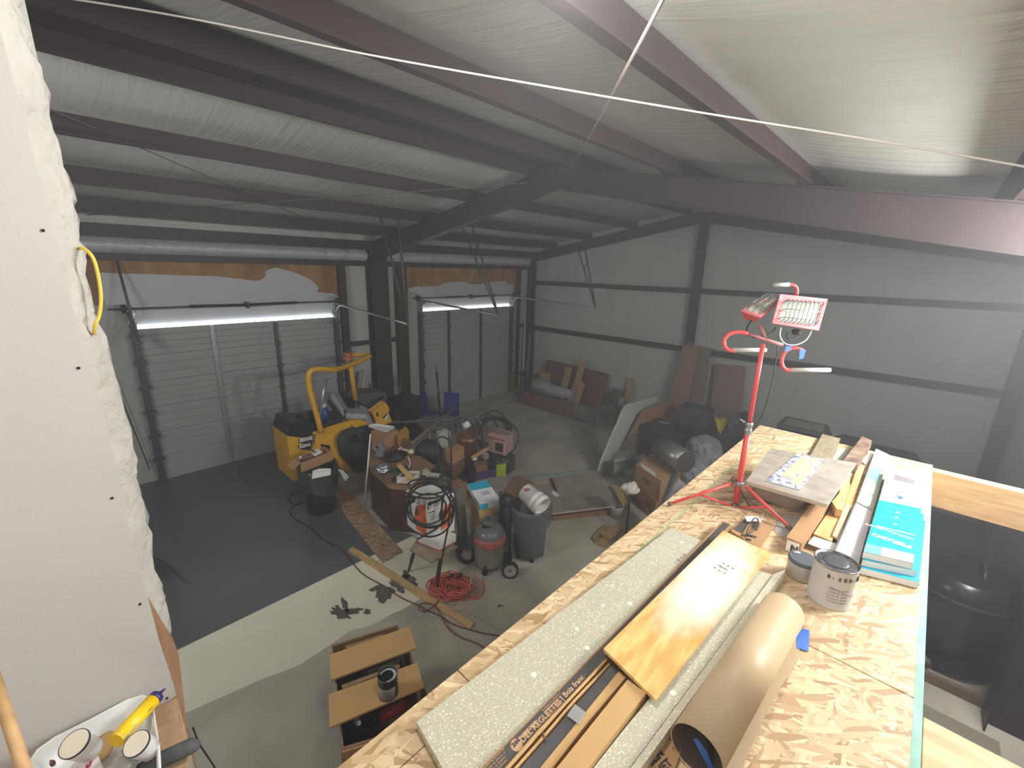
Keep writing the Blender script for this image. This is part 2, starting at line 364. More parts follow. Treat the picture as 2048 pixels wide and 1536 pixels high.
s = MB(); ibeam(s, 11.3, 11.5, -1.4, -1.2, 0, 4.2, web='x'); s.build('steel_column', STEEL, kind='structure')
s = MB(); ibeam(s, 5.45, 5.9, 9.8, 10.08, 0, 4.42); s.build('steel_column', STEEL, kind='structure')
s = MB(); ibeam(s, 5.35, 5.63, -1.4, -1.1, 0, 4.4); s.build('steel_column', STEEL, kind='structure')
def rafter(xc, w, dep, ya, yb, dep2=None):
    dep2 = dep2 or dep; s = MB(); t = .014
    for y0, y1, d0, d1 in ((RY, yb, dep, dep2), (RY, ya, dep, dep2)):
        za, zb = roofz(y0), roofz(y1)
        s.prism([(xc-w/2, y0, za), (xc-w/2, y1, zb), (xc-w/2, y1, zb-t), (xc-w/2, y0, za-t)], (w, 0, 0))
        s.prism([(xc-w/2, y0, za-d0+t), (xc-w/2, y1, zb-d1+t), (xc-w/2, y1, zb-d1), (xc-w/2, y0, za-d0)], (w, 0, 0))
        s.prism([(xc-t/2, y0, za), (xc-t/2, y1, zb), (xc-t/2, y1, zb-d1), (xc-t/2, y0, za-d0)], (t, 0, 0))
    s.bx(xc-w/2, xc+w/2, RY-.012, RY+.012, roofz(RY)-dep-.02, roofz(RY))
    s.build('roof_rafter', STEEL, kind='structure')
rafter(5.53, .18, .30, -1.3, 9.95, .42)
rafter(11.4, .15, .26, -1.3, 9.95)
# purlin clips standing on the main rafter
for y in (4.86, 6.32, 7.8, 9.1, 2.65, 1.15):
    MB().bx(5.49, 5.57, y+.01, y+.1, roofz(y), roofz(y)+.18).build('purlin_clip', STEEL, kind='structure')
# plastic faced insulation roll along the eave
s = MB(); P = []
for i in range(60):
    x = -1.5+(5.45+1.5)*i/59
    P.append([Vector((x, 10.02-.1*sin(pi*k/8)-.012*sin(x*17+k), 4.15+.25*k/8)) for k in range(9)])
s.grid(P); P = []
for i in range(50):
    x = 5.9+(11.35-5.9)*i/49
    P.append([Vector((x, 10.03-.08*sin(pi*k/8)-.01*sin(x*15+k), 4.15+.25*k/8)) for k in range(9)])
s.grid(P)
EAV = mat('eave_plastic', (200, 201, 203), .22, var=.08, vs=3, bump=1.0, bs=9, stretch=(2.2, 1, .6), rot=(0, .6, 0), spec=.7)
s.build('trim_1', EAV, kind='structure')
# header sheathing over the doors with torn white facing
TORN = mat('torn_facing', (196, 197, 196), .6, var=.06, vs=3)
def header(n, xa, xb, tear, z0):
    MB().bx(xa, xb, 10.06, 10.099, z0, 4.05).build('trim_%d' % n, PLYH, kind='structure')
    pts = [A(px, py, y=10.055) for px, py in tear]
    s = MB(); s.prism([Vector((pts[0].x, 10.055, z0))]+[Vector((p.x, 10.055, p.z)) for p in pts]+[Vector((pts[-1].x, 10.055, z0))], (0, -.004, 0)); s.build('trim_%d' % (n+1), TORN, kind='structure')
header(2, .05, 4.72, [(196, 545), (240, 547), (300, 548), (370, 551), (430, 552), (480, 558), (515, 562), (525, 558), (532, 550), (530, 543), (540, 538), (552, 535), (575, 541), (600, 549), (622, 560), (638, 576), (633, 584), (650, 586), (666, 587), (672, 592)], 2.9)
header(4, 6.5, 10.76, [(817, 577), (838, 572), (842, 574), (880, 572), (890, 566), (920, 563), (932, 564), (940, 569), (962, 568), (975, 564), (1012, 562), (1014, 568), (1027, 568)], 2.9)
# white side jambs beside door 1 (with brown torn edge) and door 2
JB = mat('jamb_cover', (170, 168, 162), .6, var=.06, vs=3)
MB().bx(.12, .97, 10.05, 10.09, 0, 3.3).build('trim_6', JB, kind='structure')
MB().bx(4.5, 4.71, 10.02, 10.07, 0, 3.35).build('trim_7', JB, kind='structure')
MB().bx(6.49, 6.86, 10.0, 10.07, 0, 3.4).build('trim_8', JB, kind='structure')
MB().bx(10.5, 10.75, 10.0, 10.07, 0, 3.2).build('trim_9', JB, kind='structure')
s = MB(); zz = [0, .5, .9, 1.25, 1.5, 1.9, 2.4, 2.55, 2.9, 3.3, 4.0]; xx = [.1, .3, .14, .36, .2, .12, .3, .36, .22, .33, .3]
s.prism([Vector((-.3, 10.04, 0))]+[Vector((x, 10.04, z)) for x, z in zip(xx, zz)]+[Vector((-.3, 10.04, 4.0))], (0, -.004, 0)); s.build('trim_10', mat('brown_paper', (110, 70, 48), .8, var=.2), kind='structure')
# ---- sectional doors
HLITE = mat('door_header_insulation', (205, 206, 203), .45, var=.04)
GAP = mat('daylight_gap', (235, 242, 255), .5, emit=11)
STRUTL = mat('strut_light', (165, 170, 168), .4, metal=.5, var=.15); STRUTD = mat('strut_dark', (76, 80, 82), .5, metal=.4, var=.15)
def door(n, x0, x1, struts, tilt):
    r = sroot('door_%d' % n, ((x0+x1)/2, 9.98, 0)); zt = 2.88; ns = 6; hs = zt/ns
    for k in range(ns):
        s = MB(); z = k*hs; pr = [(9.985, z+.004)]
        nr = 4 if k % 2 else 3
        for q in range(1, nr): zz = z+hs*q/nr; pr += [(9.985, zz-.012), (9.999, zz-.004), (9.999, zz+.004), (9.985, zz+.012)]
        pr += [(9.985, z+hs-.004), (10.02, z+hs-.004), (10.02, z+.004)]
        s.prism([(x0, a, b2) for a, b2 in pr], (x1-x0, 0, 0)); s.build('door_section', DOORM, r)
    for k, (px, mt) in enumerate(struts):
        x = A(px[0], px[1], y=9.97).x
        s = MB(); s.bx(x-.035, x+.035, 9.945, 9.984, .02, zt-.02)
        for q in range(1, ns): s.bx(x-.055, x+.055, 9.93, 9.95, q*hs-.04, q*hs+.04)
        s.build('door_strut', mt, r)
    for x in (x0+.02, x1-.02):
        s = MB(); s.bx(x-.05, x+.05, 9.88, 9.98, 0, zt+.12)
        for q in range(1, 7): s.bx(x-.09, x+.09, 9.86, 9.92, q*.46-.03, q*.46+.03)
        s.build('door_track', STRUTD, r)
    MB().prism([(x0+.05, 10.03, zt+.01), (x0+.05, 9.93+tilt, zt+.32), (x0+.05, 9.94+tilt, zt+.32), (x0+.05, 10.045, zt+.01)], (x1-x0-.1, 0, 0)).build('door_header', HLITE, r)
    MB().bx(x0+.06, x1-.06, 9.99, 10.012, zt+.002, zt+.018).build('daylight_strip', GAP, r)
    for x, w in ((x0+.01, .05), (x1-.01, .05)):
        MB().bx(x-w, x+w, 9.86, 9.94, zt-.01, zt+.33).build('corner_bracket', GALV, r)
    zb = zt+.36; s = MB(); s.tube([(x0-.25, 9.88, zb), (x1+.1, 9.88, zb)], .014, 8); s.build('torsion_shaft', DARKM, r)
    xm = (x0+x1)/2; s = MB()
    s.tube([(xm-.95+.3*0, 9.88, zb), (xm-.03, 9.88, zb-.012)], .032, 10); s.tube([(xm+.03, 9.88, zb-.012), (xm+.95, 9.88, zb)], .032, 10); s.bx(xm-.02, xm+.02, 9.84, 10.0, zb-.07, zb+.05); s.build('torsion_spring', BLACK, r)
    for x in (x0-.06, x1+.04):
        s = MB(); s.lathe([(.02, -.03), (.075, -.03), (.075, .03), (.02, .03)], (x, 9.88, zb), (1, 0, 0), 16); s.build('cable_drum', DARKM, r)
    for x in (x0+.02, x1-.02):   # curved end of each track
        pts = [(x, 9.9, zt-.1), (x, 9.88, zt+.05), (x, 9.8, zt+.2), (x, 9.66, zt+.28), (x, 9.5, zt+.3)]
        s = MB(); s.tube(curve(pts, 4), .022, 6); s.build('curved_track', GALV, r)
    return r
D1 = door(1, .95, 4.58, [((445, 800), STRUTL), ((563, 760), STRUTD)], 0)
D2 = door(2, 6.87, 10.47, [((898, 720), STRUTD), ((961, 720), STRUTD)], 0)
# horizontal tracks and the perforated angles they hang from
def track(px_end, x, zt, px_h, D, zend, tops):
    e = A(*px_end, x=x)
    s = MB(); s.tube([(x, 9.85, zt), e], .026, 6); s.build('horizontal_track', GALV, D)
    for tp in tops:
        s = MB(); tp3 = A(*tp, x=x+ (0.0)); s.tube([e, tp3], .022, 5); s.build('hanger_angle', STRUTD, D)
    return e
track((815, 648), 4.58, 3.18, None, D1, 0, [(761, 432), (796, 432)])
s = MB(); s.tube([A(782, 478, x=4.58), A(797, 498, x=4.58)], .014, 5); s.build('hanger_brace', STRUTD, D1)
track((278, 688), .93, 3.18, None, D1, 0, [(160, 440), (190, 362)])
s = MB(); s.tube([A(172, 415, x=.93), A(203, 436, x=.93)], .014, 5); s.build('hanger_brace', STRUTD, D1)
track((997, 631), 6.9, 3.18, None, D2, 0, [(926, 456), (944, 452)])
s = MB(); s.tube([A(932, 474, x=6.9), A(957, 497, x=6.9)], .014, 5); s.build('hanger_brace', STRUTD, D2)
track((1191, 616), 10.45, 3.18, None, D2, 0, [(1152, 485), (1167, 482)])
s = MB(); s.tube([A(1168, 537, x=10.45), A(1175, 524, x=10.45)], .014, 5); s.build('hanger_brace', STRUTD, D2)
# ---- partition beside the viewer: drywall, fluffy insulation end, stud
le = [(-8, 20), (0, 60), (45, 230), (92, 400), (150, 634), (184, 744), (219, 869), (246, 1000), (318, 1280), (347, 1368), (376, 1480), (395, 1560)]
pts = [A(px, py, y=1.57) for px, py in le]
pts[0].z = 5.05
s = MB(); s.prism([Vector((XB, 1.57, 2.3)), Vector((pts[-1].x, 1.57, 2.3))]+list(reversed(pts))+[Vector((XB, 1.57, 5.05))], (0, .0125, 0)); s.build('wall_near', DRY, kind='structure')
for px, py in ((86, 461), (157, 736), (224, 996), (280, 1208), (334, 1396)):
    c = A(px, py, y=1.5695); s = MB(); s.lathe([(.0001, 0), (.0035, .0), (.0035, .002)], c, (0, -1, 0), 10); o = s.build('trim_11', BLACK, kind='structure')
re = [(-20, 34), (20, 50), (92, 68), (178, 98), (239, 105), (325, 128), (393, 150), (461, 164), (517, 174), (619, 191), (650, 206), (732, 226), (810, 246), (888, 270), (947, 278), (972, 279), (1030, 292), (1078, 308), (1152, 313), (1195, 330), (1238, 338), (1298, 347), (1335, 345), (1375, 352), (1420, 368)]
def lx(py):
    for (a, b2), (c, d) in zip(le, le[1:]):
        if b2 <= py <= d: return a+(c-a)*(py-b2)/(d-b2)
    return le[0][0] if py < le[0][1] else le[-1][0]
s = MB(); P = []; rr = random.Random(5)
for i in range(len(re)-1):
    for q in range(3):
        t = q/3; py = re[i][0]+(re[i+1][0]-re[i][0])*t; px = re[i][1]+(re[i+1][1]-re[i][1])*t+rr.uniform(-2.0, 2.0)
        a = A(lx(py)-3, py, y=1.583); c = A(px, py, y=1.68); row = []
        for k in range(9):
            u = k/8; x = a.x+(c.x-a.x)*sin(min(1, u*1.15)*pi/2) + (rr.uniform(-.006, .006) if k else 0); yy = 1.583+.14*u
            if u > .87: x -= .03
            row.append(Vector((x, yy, a.z+(c.z-a.z)*u+rr.uniform(-.006, .006))))
        row.append(Vector((a.x-.1, 1.75, row[-1].z)))
        P.append(row)
P.sort(key=lambda r: -r[0].z)
s.grid(P); s.build('wall_insulation', FIBER, kind='structure')
s = MB(); s.bx(-5, A(340, 1300, y=1.6).x, 1.75, 1.76, 2.3, 5.05); s.build('wall_near_lining', VINYL_W, kind='structure')
STW = wood('stud_brown', (176, 138, 108), (146, 108, 80), 2)
s = MB(); a = A(392, 1536, y=1.62); b2 = A(350, 1300, y=1.62)
s.prism([Vector((a.x-.09, 1.585, 2.3)), Vector((a.x, 1.585, 2.3)), Vector((a.x, 1.585, 2.55)), Vector((b2.x+.005, 1.585, b2.z)), Vector((b2.x-.045, 1.585, b2.z+.3)), Vector((b2.x-.1, 1.585, b2.z+.3))], (0, .09, 0)); s.build('wall_stud', STW, kind='structure')
# ---- platform: OSB sheets on rim joists, painted edge stripes
DZ = 2.66
xs1 = A(925, 1351, z=DZ).x; ymid = A(1389, 1002, z=DZ).y
pl = sroot('platform', (2, .4, DZ))
GRN = mat('green_edge_paint', (182, 192, 152), .6, var=.25, vs=20); TQ = mat('teal_edge_paint', (150, 204, 184), .6, var=.3, vs=12)
xs2 = A(1725, 1345, z=DZ).x
for x0, x1, y0, y1 in ((.30, xs1, ymid, .985), (xs1+.004, 4.55, ymid, .985), (-.9, xs2, -.235, ymid-.003), (xs2+.004, 4.55, -.235, ymid-.003)):
    s = MB(); s.bx(x0, x1, y0, y1, DZ-.018, DZ, 0, .002)
    s.build('osb_sheet', OSB1, pl)
s = MB(); s.bx(1.0, 4.5, ymid-.008, ymid+.004, DZ, DZ+.0008); s.build('painted_line', GRN, pl)
s = MB(); s.bx(-.9, 2.6, -.236, -.214, DZ, DZ+.0008); s.bx(2.6, 4.55, -.236, -.226, DZ, DZ+.0008); s.bx(-.9, 4.55, -.2375, -.235, DZ-.018, DZ); s.build('painted_edge', TQ, pl)
s = MB(); s.bx(.3, 4.54, .945, .983, DZ-.26, DZ-.019); s.bx(-.9, 4.54, -.233, -.195, DZ-.26, DZ-.019); s.bx(4.50, 4.54, -.19, .94, DZ-.26, DZ-.019)
for k in range(9): s.bx(.5+k*.45, .538+k*.45, -.19, .94, DZ-.26, DZ-.019)
s.build('floor_joist', PINE, pl)
s = MB(); s.bx(4.46, 4.55, -1.38, -.24, DZ-.30, DZ-.02, bev=.004); s.build('floor_beam', PINEY, kind='structure')
s = MB(); s.bx(1.42, 1.80, -1.38, -.24, DZ-.3, DZ-.02, bev=.004); s.build('floor_beam', PINEY, kind='structure')
s = MB(); s.bx(-4.9, .02, -1.3, 1.56, 2.2, 2.3); s.build('floor_2', OSB1, kind='structure')
# ================================================================== THINGS ON THE PLATFORM
def PZ(pxs, z): return [A(px, py, z=z) for px, py in pxs]
def plate(name, pxs, ztop, th, mats, label, cat, group=None, mi=0, ms=None, parent=None):
    s = MB(); s.prism(PZ(pxs, ztop), (0, 0, -th), mi, ms); o = s.build(name, mats, parent)
    return tag(o, label, cat, group) if label else o
D = DZ
SPKE = speckle('solid_surface_edge', (206, 200, 178))
plate('countertop_slab', [(833, 1444), (1343, 1055), (1405, 1082), (915, 1589)], D+.030, .028, SPK, 'long speckled grey-green solid-surface slab lying nearest the hall edge of the platform', 'countertop')
# flat trim carton with dark printed face
BOXD = mat('printed_dark', (84, 78, 76), .5, var=.08, vs=3)
c = thing('trim_carton', A(1200, 1320, z=D), 'flat tan carton with dark printed top beside the widest speckled slab', 'box', 'flooring trim cartons')
top = [(1446, 1043), (1461, 1049), (1212, 1316), (1009, 1536), (948, 1604), (900, 1604)]
T = PZ([(1444, 1042), (1463, 1049), (1011, 1540), (948, 1604), (897, 1604)], D+.045)
s = MB(); s.prism(T, (0, 0, -.043)); s.build('carton_body', CARD, c)
s = MB(); s.prism(PZ([(1447, 1044), (1460, 1049), (1211, 1316), (1009, 1536), (948, 1602), (903, 1602)], D+.0465), (0, 0, -.001)); s.build('printed_face', BOXD, c)
TX = mat('tan_print', (206, 168, 132), .6, var=.02)
zt_ = D+.0466
p0 = A(1045, 1490, z=zt_); p1 = A(1092, 1440, z=zt_); xd = (p1-p0).normalized(); yd = Z.cross(xd)
text('carton_text', 'DEL REGLETTES | Bois franc', A(1046, 1487, z=zt_), xd, yd, .026, TX, c, bold=.0006)
text('carton_text', 'T-MOULDING', A(1040, 1481, z=zt_), xd, yd, .012, TX, c, bold=.0008)
s = MB(); s.lathe([(.0001, .0006), (.018, .0006), (.018, 0)], A(1033, 1490, z=zt_), Z, 20); s.build('round_badge', TX, c)
text('badge_text', '244', A(1028, 1496, z=zt_)+Z*.0008, xd, yd, .018, BOXD, c, bold=.0008)
for k in range(5):
    text('small_print', 'installation moulding for floors'[:30-k*2], A(1095, 1432, z=zt_)+yd*(.028-.009*k), xd, yd, .0085, TX, c)
    text('small_print', 'profile de plancher finition'[:26-k*2], A(975, 1545, z=zt_)+yd*(.020-.009*k), xd, yd, .0085, TX, c)
# open carton with dusty grey strip
c = thing('opened_carton', A(1150, 1430, z=D), 'opened tan carton with torn edges holding a dusty grey strip and clear tape', 'box', 'flooring trim cartons')
s = MB(); s.prism(PZ([(1216, 1316), (1252, 1353), (1104, 1536), (1060, 1600), (960, 1600), (1009, 1540)], D+.03), (0, 0, -.028)); s.build('carton_body', CARD, c)
s = MB(); s.tube(PZ([(1214, 1318), (1130, 1408), (1080, 1462), (1015, 1536), (970, 1590)], D+.052), [.006, .005, .007, .006, .006], 6); s.tube(PZ([(1221, 1326), (1150, 1400), (1085, 1476), (1032, 1536), (985, 1590)], D+.045), .005, 6)
s.prism(PZ([(1238, 1342), (1252, 1354), (1180, 1440), (1162, 1462), (1105, 1536), (1080, 1536)], D+.052), (0, 0, -.02)); s.build('torn_flap', CARD2, c)
s = MB(); s.prism(PZ([(1224, 1328), (1241, 1343), (1082, 1536), (1030, 1600), (985, 1600), (1041, 1536)], D+.046), (0, 0, -.01)); s.build('grey_strip', mat('dusty_grey_strip', (100, 98, 98), .35, var=.4, vs=9, lo=.5, hi=.75, col2=(84, 82, 83)), c)
s = MB(); s.prism(PZ([(1150, 1408), (1172, 1424), (1160, 1450), (1134, 1430)], D+.0585), (0, 0, -.002)); s.build('clear_tape', mat('clear_tape', (205, 205, 205), .15, alpha=.4), c)
s = MB(); s.tube(PZ([(1086, 1465), (1088, 1474), (1092, 1480)], D+.06), .003, 6); s.build('torn_tab', CARDD, c)
plate('long_carton', [(1255, 1359), (1292, 1386), (1177, 1536), (1120, 1600), (1060, 1600), (1113, 1536)], D+.075, .072, CARD2, 'plain closed light-brown long carton whose far end disappears under the plywood', 'box')
# plywood with whitish patch mixed into its colour, and pencil notes
c = thing('plywood_sheet', A(1380, 1230, z=D+.076), 'yellow pine plywood sheet with whitish patch and scribbled pencil notes', 'plywood')
PLYM = mat('pine_plywood', (238, 202, 132), .42, col2=(218, 168, 98), vs=3.2, stretch=(1.6, 9, 1), rot=(0, 0, -.05), detail=3, lo=.42, hi=.62)
s = MB(); s.prism(PZ([(1207, 1297), (1447, 1061), (1541, 1107), (1312, 1399)], D+.09), (0, 0, -.013)); s.build('sheet', PLYM, c)
nt = PLYM.node_tree; N = nt.nodes; L = nt.links; b = N['Principled BSDF']; pv = b.inputs['Base Color'].links[0].from_socket
tc = [n for n in N if n.type == 'TEX_COORD'][0]
g = N.new('ShaderNodeMapping'); g.inputs['Scale'].default_value = (1.9, 6.2, 1); q = A(1425, 1155, z=D+.09)-Vector(c['o']); g.inputs['Location'].default_value = (-q.x*1.9, -q.y*6.2, 0)
L.new(tc.outputs['Object'], g.inputs[0]); gr = N.new('ShaderNodeTexGradient'); gr.gradient_type = 'SPHERICAL'; L.new(g.outputs[0], gr.inputs[0])
nz = N.new('ShaderNodeTexNoise'); nz.inputs['Scale'].default_value = 9; L.new(tc.outputs['Object'], nz.inputs[0])
ml = N.new('ShaderNodeMath'); ml.operation = 'MULTIPLY_ADD'; L.new(gr.outputs[1], ml.inputs[0]); ml.inputs[1].default_value = 2.2; ml.inputs[2].default_value = -.62
ad = N.new('ShaderNodeMath'); ad.operation = 'ADD'; ad.use_clamp = True; L.new(ml.outputs[0], ad.inputs[0]); L.new(nz.outputs[0], ad.inputs[1])
m2 = N.new('ShaderNodeMath'); m2.operation = 'MULTIPLY'; L.new(ad.outputs[0], m2.inputs[0]); m2.inputs[1].default_value = .82
gt = N.new('ShaderNodeMath'); gt.operation = 'GREATER_THAN'; L.new(gr.outputs[1], gt.inputs[0]); gt.inputs[1].default_value = .0
m3 = N.new('ShaderNodeMath'); m3.operation = 'MULTIPLY'; L.new(m2.outputs[0], m3.inputs[0]); L.new(gt.outputs[0], m3.inputs[1])
mx = N.new('ShaderNodeMix'); mx.data_type = 'RGBA'; L.new(m3.outputs[0], mx.inputs[0]); L.new(pv, mx.inputs[6]); mx.inputs[7].default_value = lin((250, 243, 232)); L.new(mx.outputs[2], b.inputs['Base Color'])
xd = -(A(1447, 1061, z=D)-A(1541, 1107, z=D)).normalized(); yd = Z.cross(xd)
PEN = mat('pencil', (120, 100, 96), .6)
for k, t_ in enumerate(['12  5  9', '18x42', '4  31 7']):
    text('pencil_note', t_, A(1440, 1125, z=D+.0905)-yd*(.032*k), xd, yd, .020, PEN, c)
for k, t_ in enumerate(['17 85 46', '2 1/6']):
    text('pencil_note', t_, A(1372, 1130, z=D+.0905)-yd*.03*k+Vector((0, .03, 0)), (A(1400, 1100, z=D)-A(1372, 1130, z=D)), Z.cross(A(1400, 1100, z=D)-A(1372, 1130, z=D)), .022, PEN, c)
# narrow speckled pieces
c = thing('backsplash_strip', A(1400, 1330, z=D), 'narrow speckled solid-surface strip with raised back lip between plywood and kraft roll', 'countertop')
s = MB(); s.prism(PZ([(1512, 1140), (1546, 1150), (1259, 1536), (1200, 1610), (1128, 1610), (1250, 1456)], D+.055), (0, 0, -.03)); s.build('strip', SPK, c)
s = MB(); s.prism(PZ([(1548, 1148), (1571, 1139), (1282, 1536), (1226, 1610), (1204, 1610), (1261, 1536)], D+.066), (0, 0, -.064)); s.build('raised_lip', SPKE, c)
plate('countertop_offcut', [(1326, 1405), (1340, 1420), (1200, 1600), (1125, 1600), (1290, 1400)], D+.024, .022, SPK, 'speckled offcut half hidden under the long carton and the plywood corner', 'countertop')
# carton with print under the kraft roll
c = thing('printed_carton', A(1325, 1520, z=D), 'brown carton with black printed letters poking out under the kraft roll', 'box')
s = MB(); s.prism(PZ([(1335, 1478), (1365, 1495), (1330, 1590), (1270, 1590), (1290, 1540)], D+.02), (0, 0, -.018)); s.build('carton_body', CARD, c)
q0, q1 = A(1303, 1532, z=D+.02), A(1340, 1500, z=D+.02)
text('print', 'BLIN', q0, q1-q0, Z.cross(q1-q0), .028, INK, c, bold=.001); text('print', 'MET', q0-Z.cross(q1-q0).normalized()*.03, q1-q0, Z.cross(q1-q0), .03, INK, c, bold=.001)
# kraft paper roll
c = thing('kraft_paper_roll', A(1480, 1360, z=D), 'thick roll of tan kraft paper with loose outer edge lying along the platform', 'paper roll')
KR = mat('kraft_paper', (196, 172, 136), .5, var=.05, vs=2)
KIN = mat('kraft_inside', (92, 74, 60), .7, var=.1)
r_ = .078; e0 = A(1566, 1222, z=D+r_); e1 = A(1392, 1503, z=D+r_); ax = (e0-e1).normalized(); sd = Z.cross(ax).normalized(); up_ = ax.cross(sd)
s = MB(); P = []
for i in range(60):
    a = i/59*2*pi*1.15; rr_ = r_-.0035*i/59
    P.append([e1+(sd*cos(a-2.2)+up_*sin(a-2.2))*rr_, e0+(sd*cos(a-2.2)+up_*sin(a-2.2))*rr_])
s.grid(P)
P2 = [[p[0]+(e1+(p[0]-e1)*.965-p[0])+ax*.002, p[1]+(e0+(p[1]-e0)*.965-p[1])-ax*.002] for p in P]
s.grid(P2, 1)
s.grid([[a[0], b2[0]] for a, b2 in zip(P, P2)], 0, False); s.grid([[a[1], b2[1]] for a, b2 in zip(P, P2)], 0, False)
s.build('roll', [KR, KIN], c)
s = MB(); s.prism(PZ([(1604, 1255), (1596, 1320), (1543, 1404), (1484, 1536), (1440, 1620), (1400, 1620), (1450, 1500), (1540, 1330), (1580, 1262)], D+.0035), (0, 0, -.0025)); s.build('loose_edge', KR, c)
s = MB(); dq = (e1-CAMP).dot(FW)
s.prism([CAMP+(FW+(px-1024)/FPX*RI-(py-768)/FPX*UP)*(dq+.01) for px, py in [(1387, 1479), (1394, 1477), (1414, 1503), (1428, 1538), (1418, 1538), (1404, 1512)]], FW*.001); s.build('inner_tape', TAPE, c)
plate('tape_piece', [(1593, 1270), (1606, 1257), (1619, 1260), (1617, 1303), (1602, 1298), (1593, 1297)], D+.0045, .001, TAPE, 'piece of blue painter tape stuck on bare OSB beside the kraft roll', 'tape')
# paint cans
c0 = A(1656, 1196, z=D)
c = thing('paint_can', c0, 'large white-labelled paint can with silver rim standing on bare OSB', 'paint can', 'paint cans on the platform')
s = MB(); s.lathe([(.0001, 0), (.083, 0), (.0835, .004), (.082, .006), (.082, .184), (.0835, .188), (.0835, .192)], c0, n=40, mi=0); s.build('can_body', mat('can_label', (208, 202, 198), .4, var=.04), c)
s = MB(); s.lathe([(.0835, .186), (.085, .192), (.083, .195), (.079, .194), (.076, .188), (.0001, .188)], c0, n=40); s.build('lid', mat('can_lid_metal', (190, 190, 192), .22, metal=.9, var=.55, vs=30, bump=.1), c)
s = MB(); s.blob(c0+Vector((.005, 0, .189)), (.11, .10, .006), 3, .2, 20, 6); s.build('grey_paint_smear', mat('grey_paint', (88, 88, 94), .25, var=.1), c)
s = MB(); s.tube([c0+Vector((.083*cos(a), .083*sin(a), .085-.03*sin((a+2.2)*1.0))) for a in [i*.12-3.1 for i in range(27)]], .0014, 5); s.build('bail_handle', GALV, c)
s = MB(); s.lathe([(.0001, .003), (.011, .003), (.013, 0)], c0+Vector((cos(-1.75)*.082, sin(-1.75)*.082, .155)), (cos(-1.75), sin(-1.75), 0), 14); s.build('handle_ear', BLACK, c)
def wraptext(name, s_, c0, R, z, a0, size, mt, par, step=.62):
    for k, ch in enumerate(s_):
        a = a0+k*size*step/R
        text(name, ch, c0+Vector((cos(a)*(R+.0008), sin(a)*(R+.0008), z)), (-sin(a), cos(a), 0), Z, size, mt, par, bold=.0006)
wraptext('label_text', 'B:SEK-ER!', c0, .082, .148, -3.35, .022, INK, c, .9)
for k in range(5): wraptext('label_print', 'interior paint', c0, .082, .10-.015*k, -3.2, .008, INKL, c, .7)
c0 = A(1599, 1152, z=D)
c = thing('paint_pot', c0, 'small squat white pot with dark grey lid beside the large paint can', 'paint can', 'paint cans on the platform')
s = MB(); s.lathe([(.0001, 0), (.052, 0), (.06, .008), (.061, .075), (.058, .09)], c0, n=32); s.build('pot_body', mat('pot_silver', (200, 196, 190), .3, metal=.3, var=.1), c)
s = MB(); s.lathe([(.06, .082), (.062, .086), (.062, .098), (.058, .103), (.0001, .102)], c0, n=32); s.build('lid', mat('slate_lid', (96, 102, 110), .4, var=.15), c)
s = MB(); s.tube([c0+Vector((.01, .045, .104)), c0+Vector((.025, .02, .105))], .006, 6); s.build('lid_tab', WHITE, c)
plate('tile_offcut', [(1534, 1172), (1552, 1158), (1500, 1205), (1492, 1200)], D+.012, .01, WHITE, 'thin white strip offcut between narrow speckled strip and small pot', 'offcut')
# long cardboard tube carton, boards, tile sample
c = thing('shipping_carton', A(1615, 1050, z=D), 'long square brown shipping carton with end label poking out under the stone board', 'box')
s = MB(); s.prism(PZ([(1573, 1074), (1604, 1087), (1681, 975), (1655, 963)], D+.07), (0, 0, -.068)); s.build('carton_body', CARD, c)
e = PZ([(1576, 1078), (1600, 1088)], D+.068); nrm = Z.cross(e[1]-e[0]).normalized()
if nrm.x > 0: nrm = -nrm
s = MB(); s.prism([e[0]+nrm*.012, e[1]+nrm*.004, e[1]+nrm*.003-Z*.06, e[0]+nrm*.01-Z*.06], nrm*.001); s.build('end_label', PAPERW, c)
text('end_print', 'N', e[0]+(e[1]-e[0])*.35+nrm*.0105-Z*.05, e[1]-e[0], Z, .045, INK, c, bold=.002)
plate('wood_board', [(1627, 1067), (1664, 1013), (1688, 1018), (1664, 1083)], D+.03, .018, PINE, 'short flat tan board between shipping carton and white trim packs', 'board')
plate('wood_lath', [(1665, 1070), (1692, 1008), (1702, 1011), (1677, 1077)], D+.042, .012, mat('pale_lath', (222, 205, 150), .6), 'pale narrow lath lying along the tan board', 'board')
plate('tile_sample', [(1616, 1087), (1627, 1073), (1676, 1088), (1666, 1107)], D+.03, .028, [mat('white_tile', (242, 240, 236), .3, var=.02), CARDD], 'white tile sample with brown edge in front of tan board', 'tile', ms=1)
c = thing('wood_block', A(1683, 1000, z=D), 'small wooden block with two dark nail holes leaning by the stone board corner', 'wood block')
s = MB(); s.prism(PZ([(1664, 1003), (1698, 963), (1701, 970), (1685, 1020), (1673, 1018)], D+.085), (0, 0, -.05)); s.build('block', PINE, c)
for px, py in ((1686, 996), (1684, 1002)): s = MB(); s.lathe([(.0001, .001), (.004, .001), (.004, 0)], A(px, py, z=D+.0852), Z, 8); s.build('nail_hole', BLACK, c)
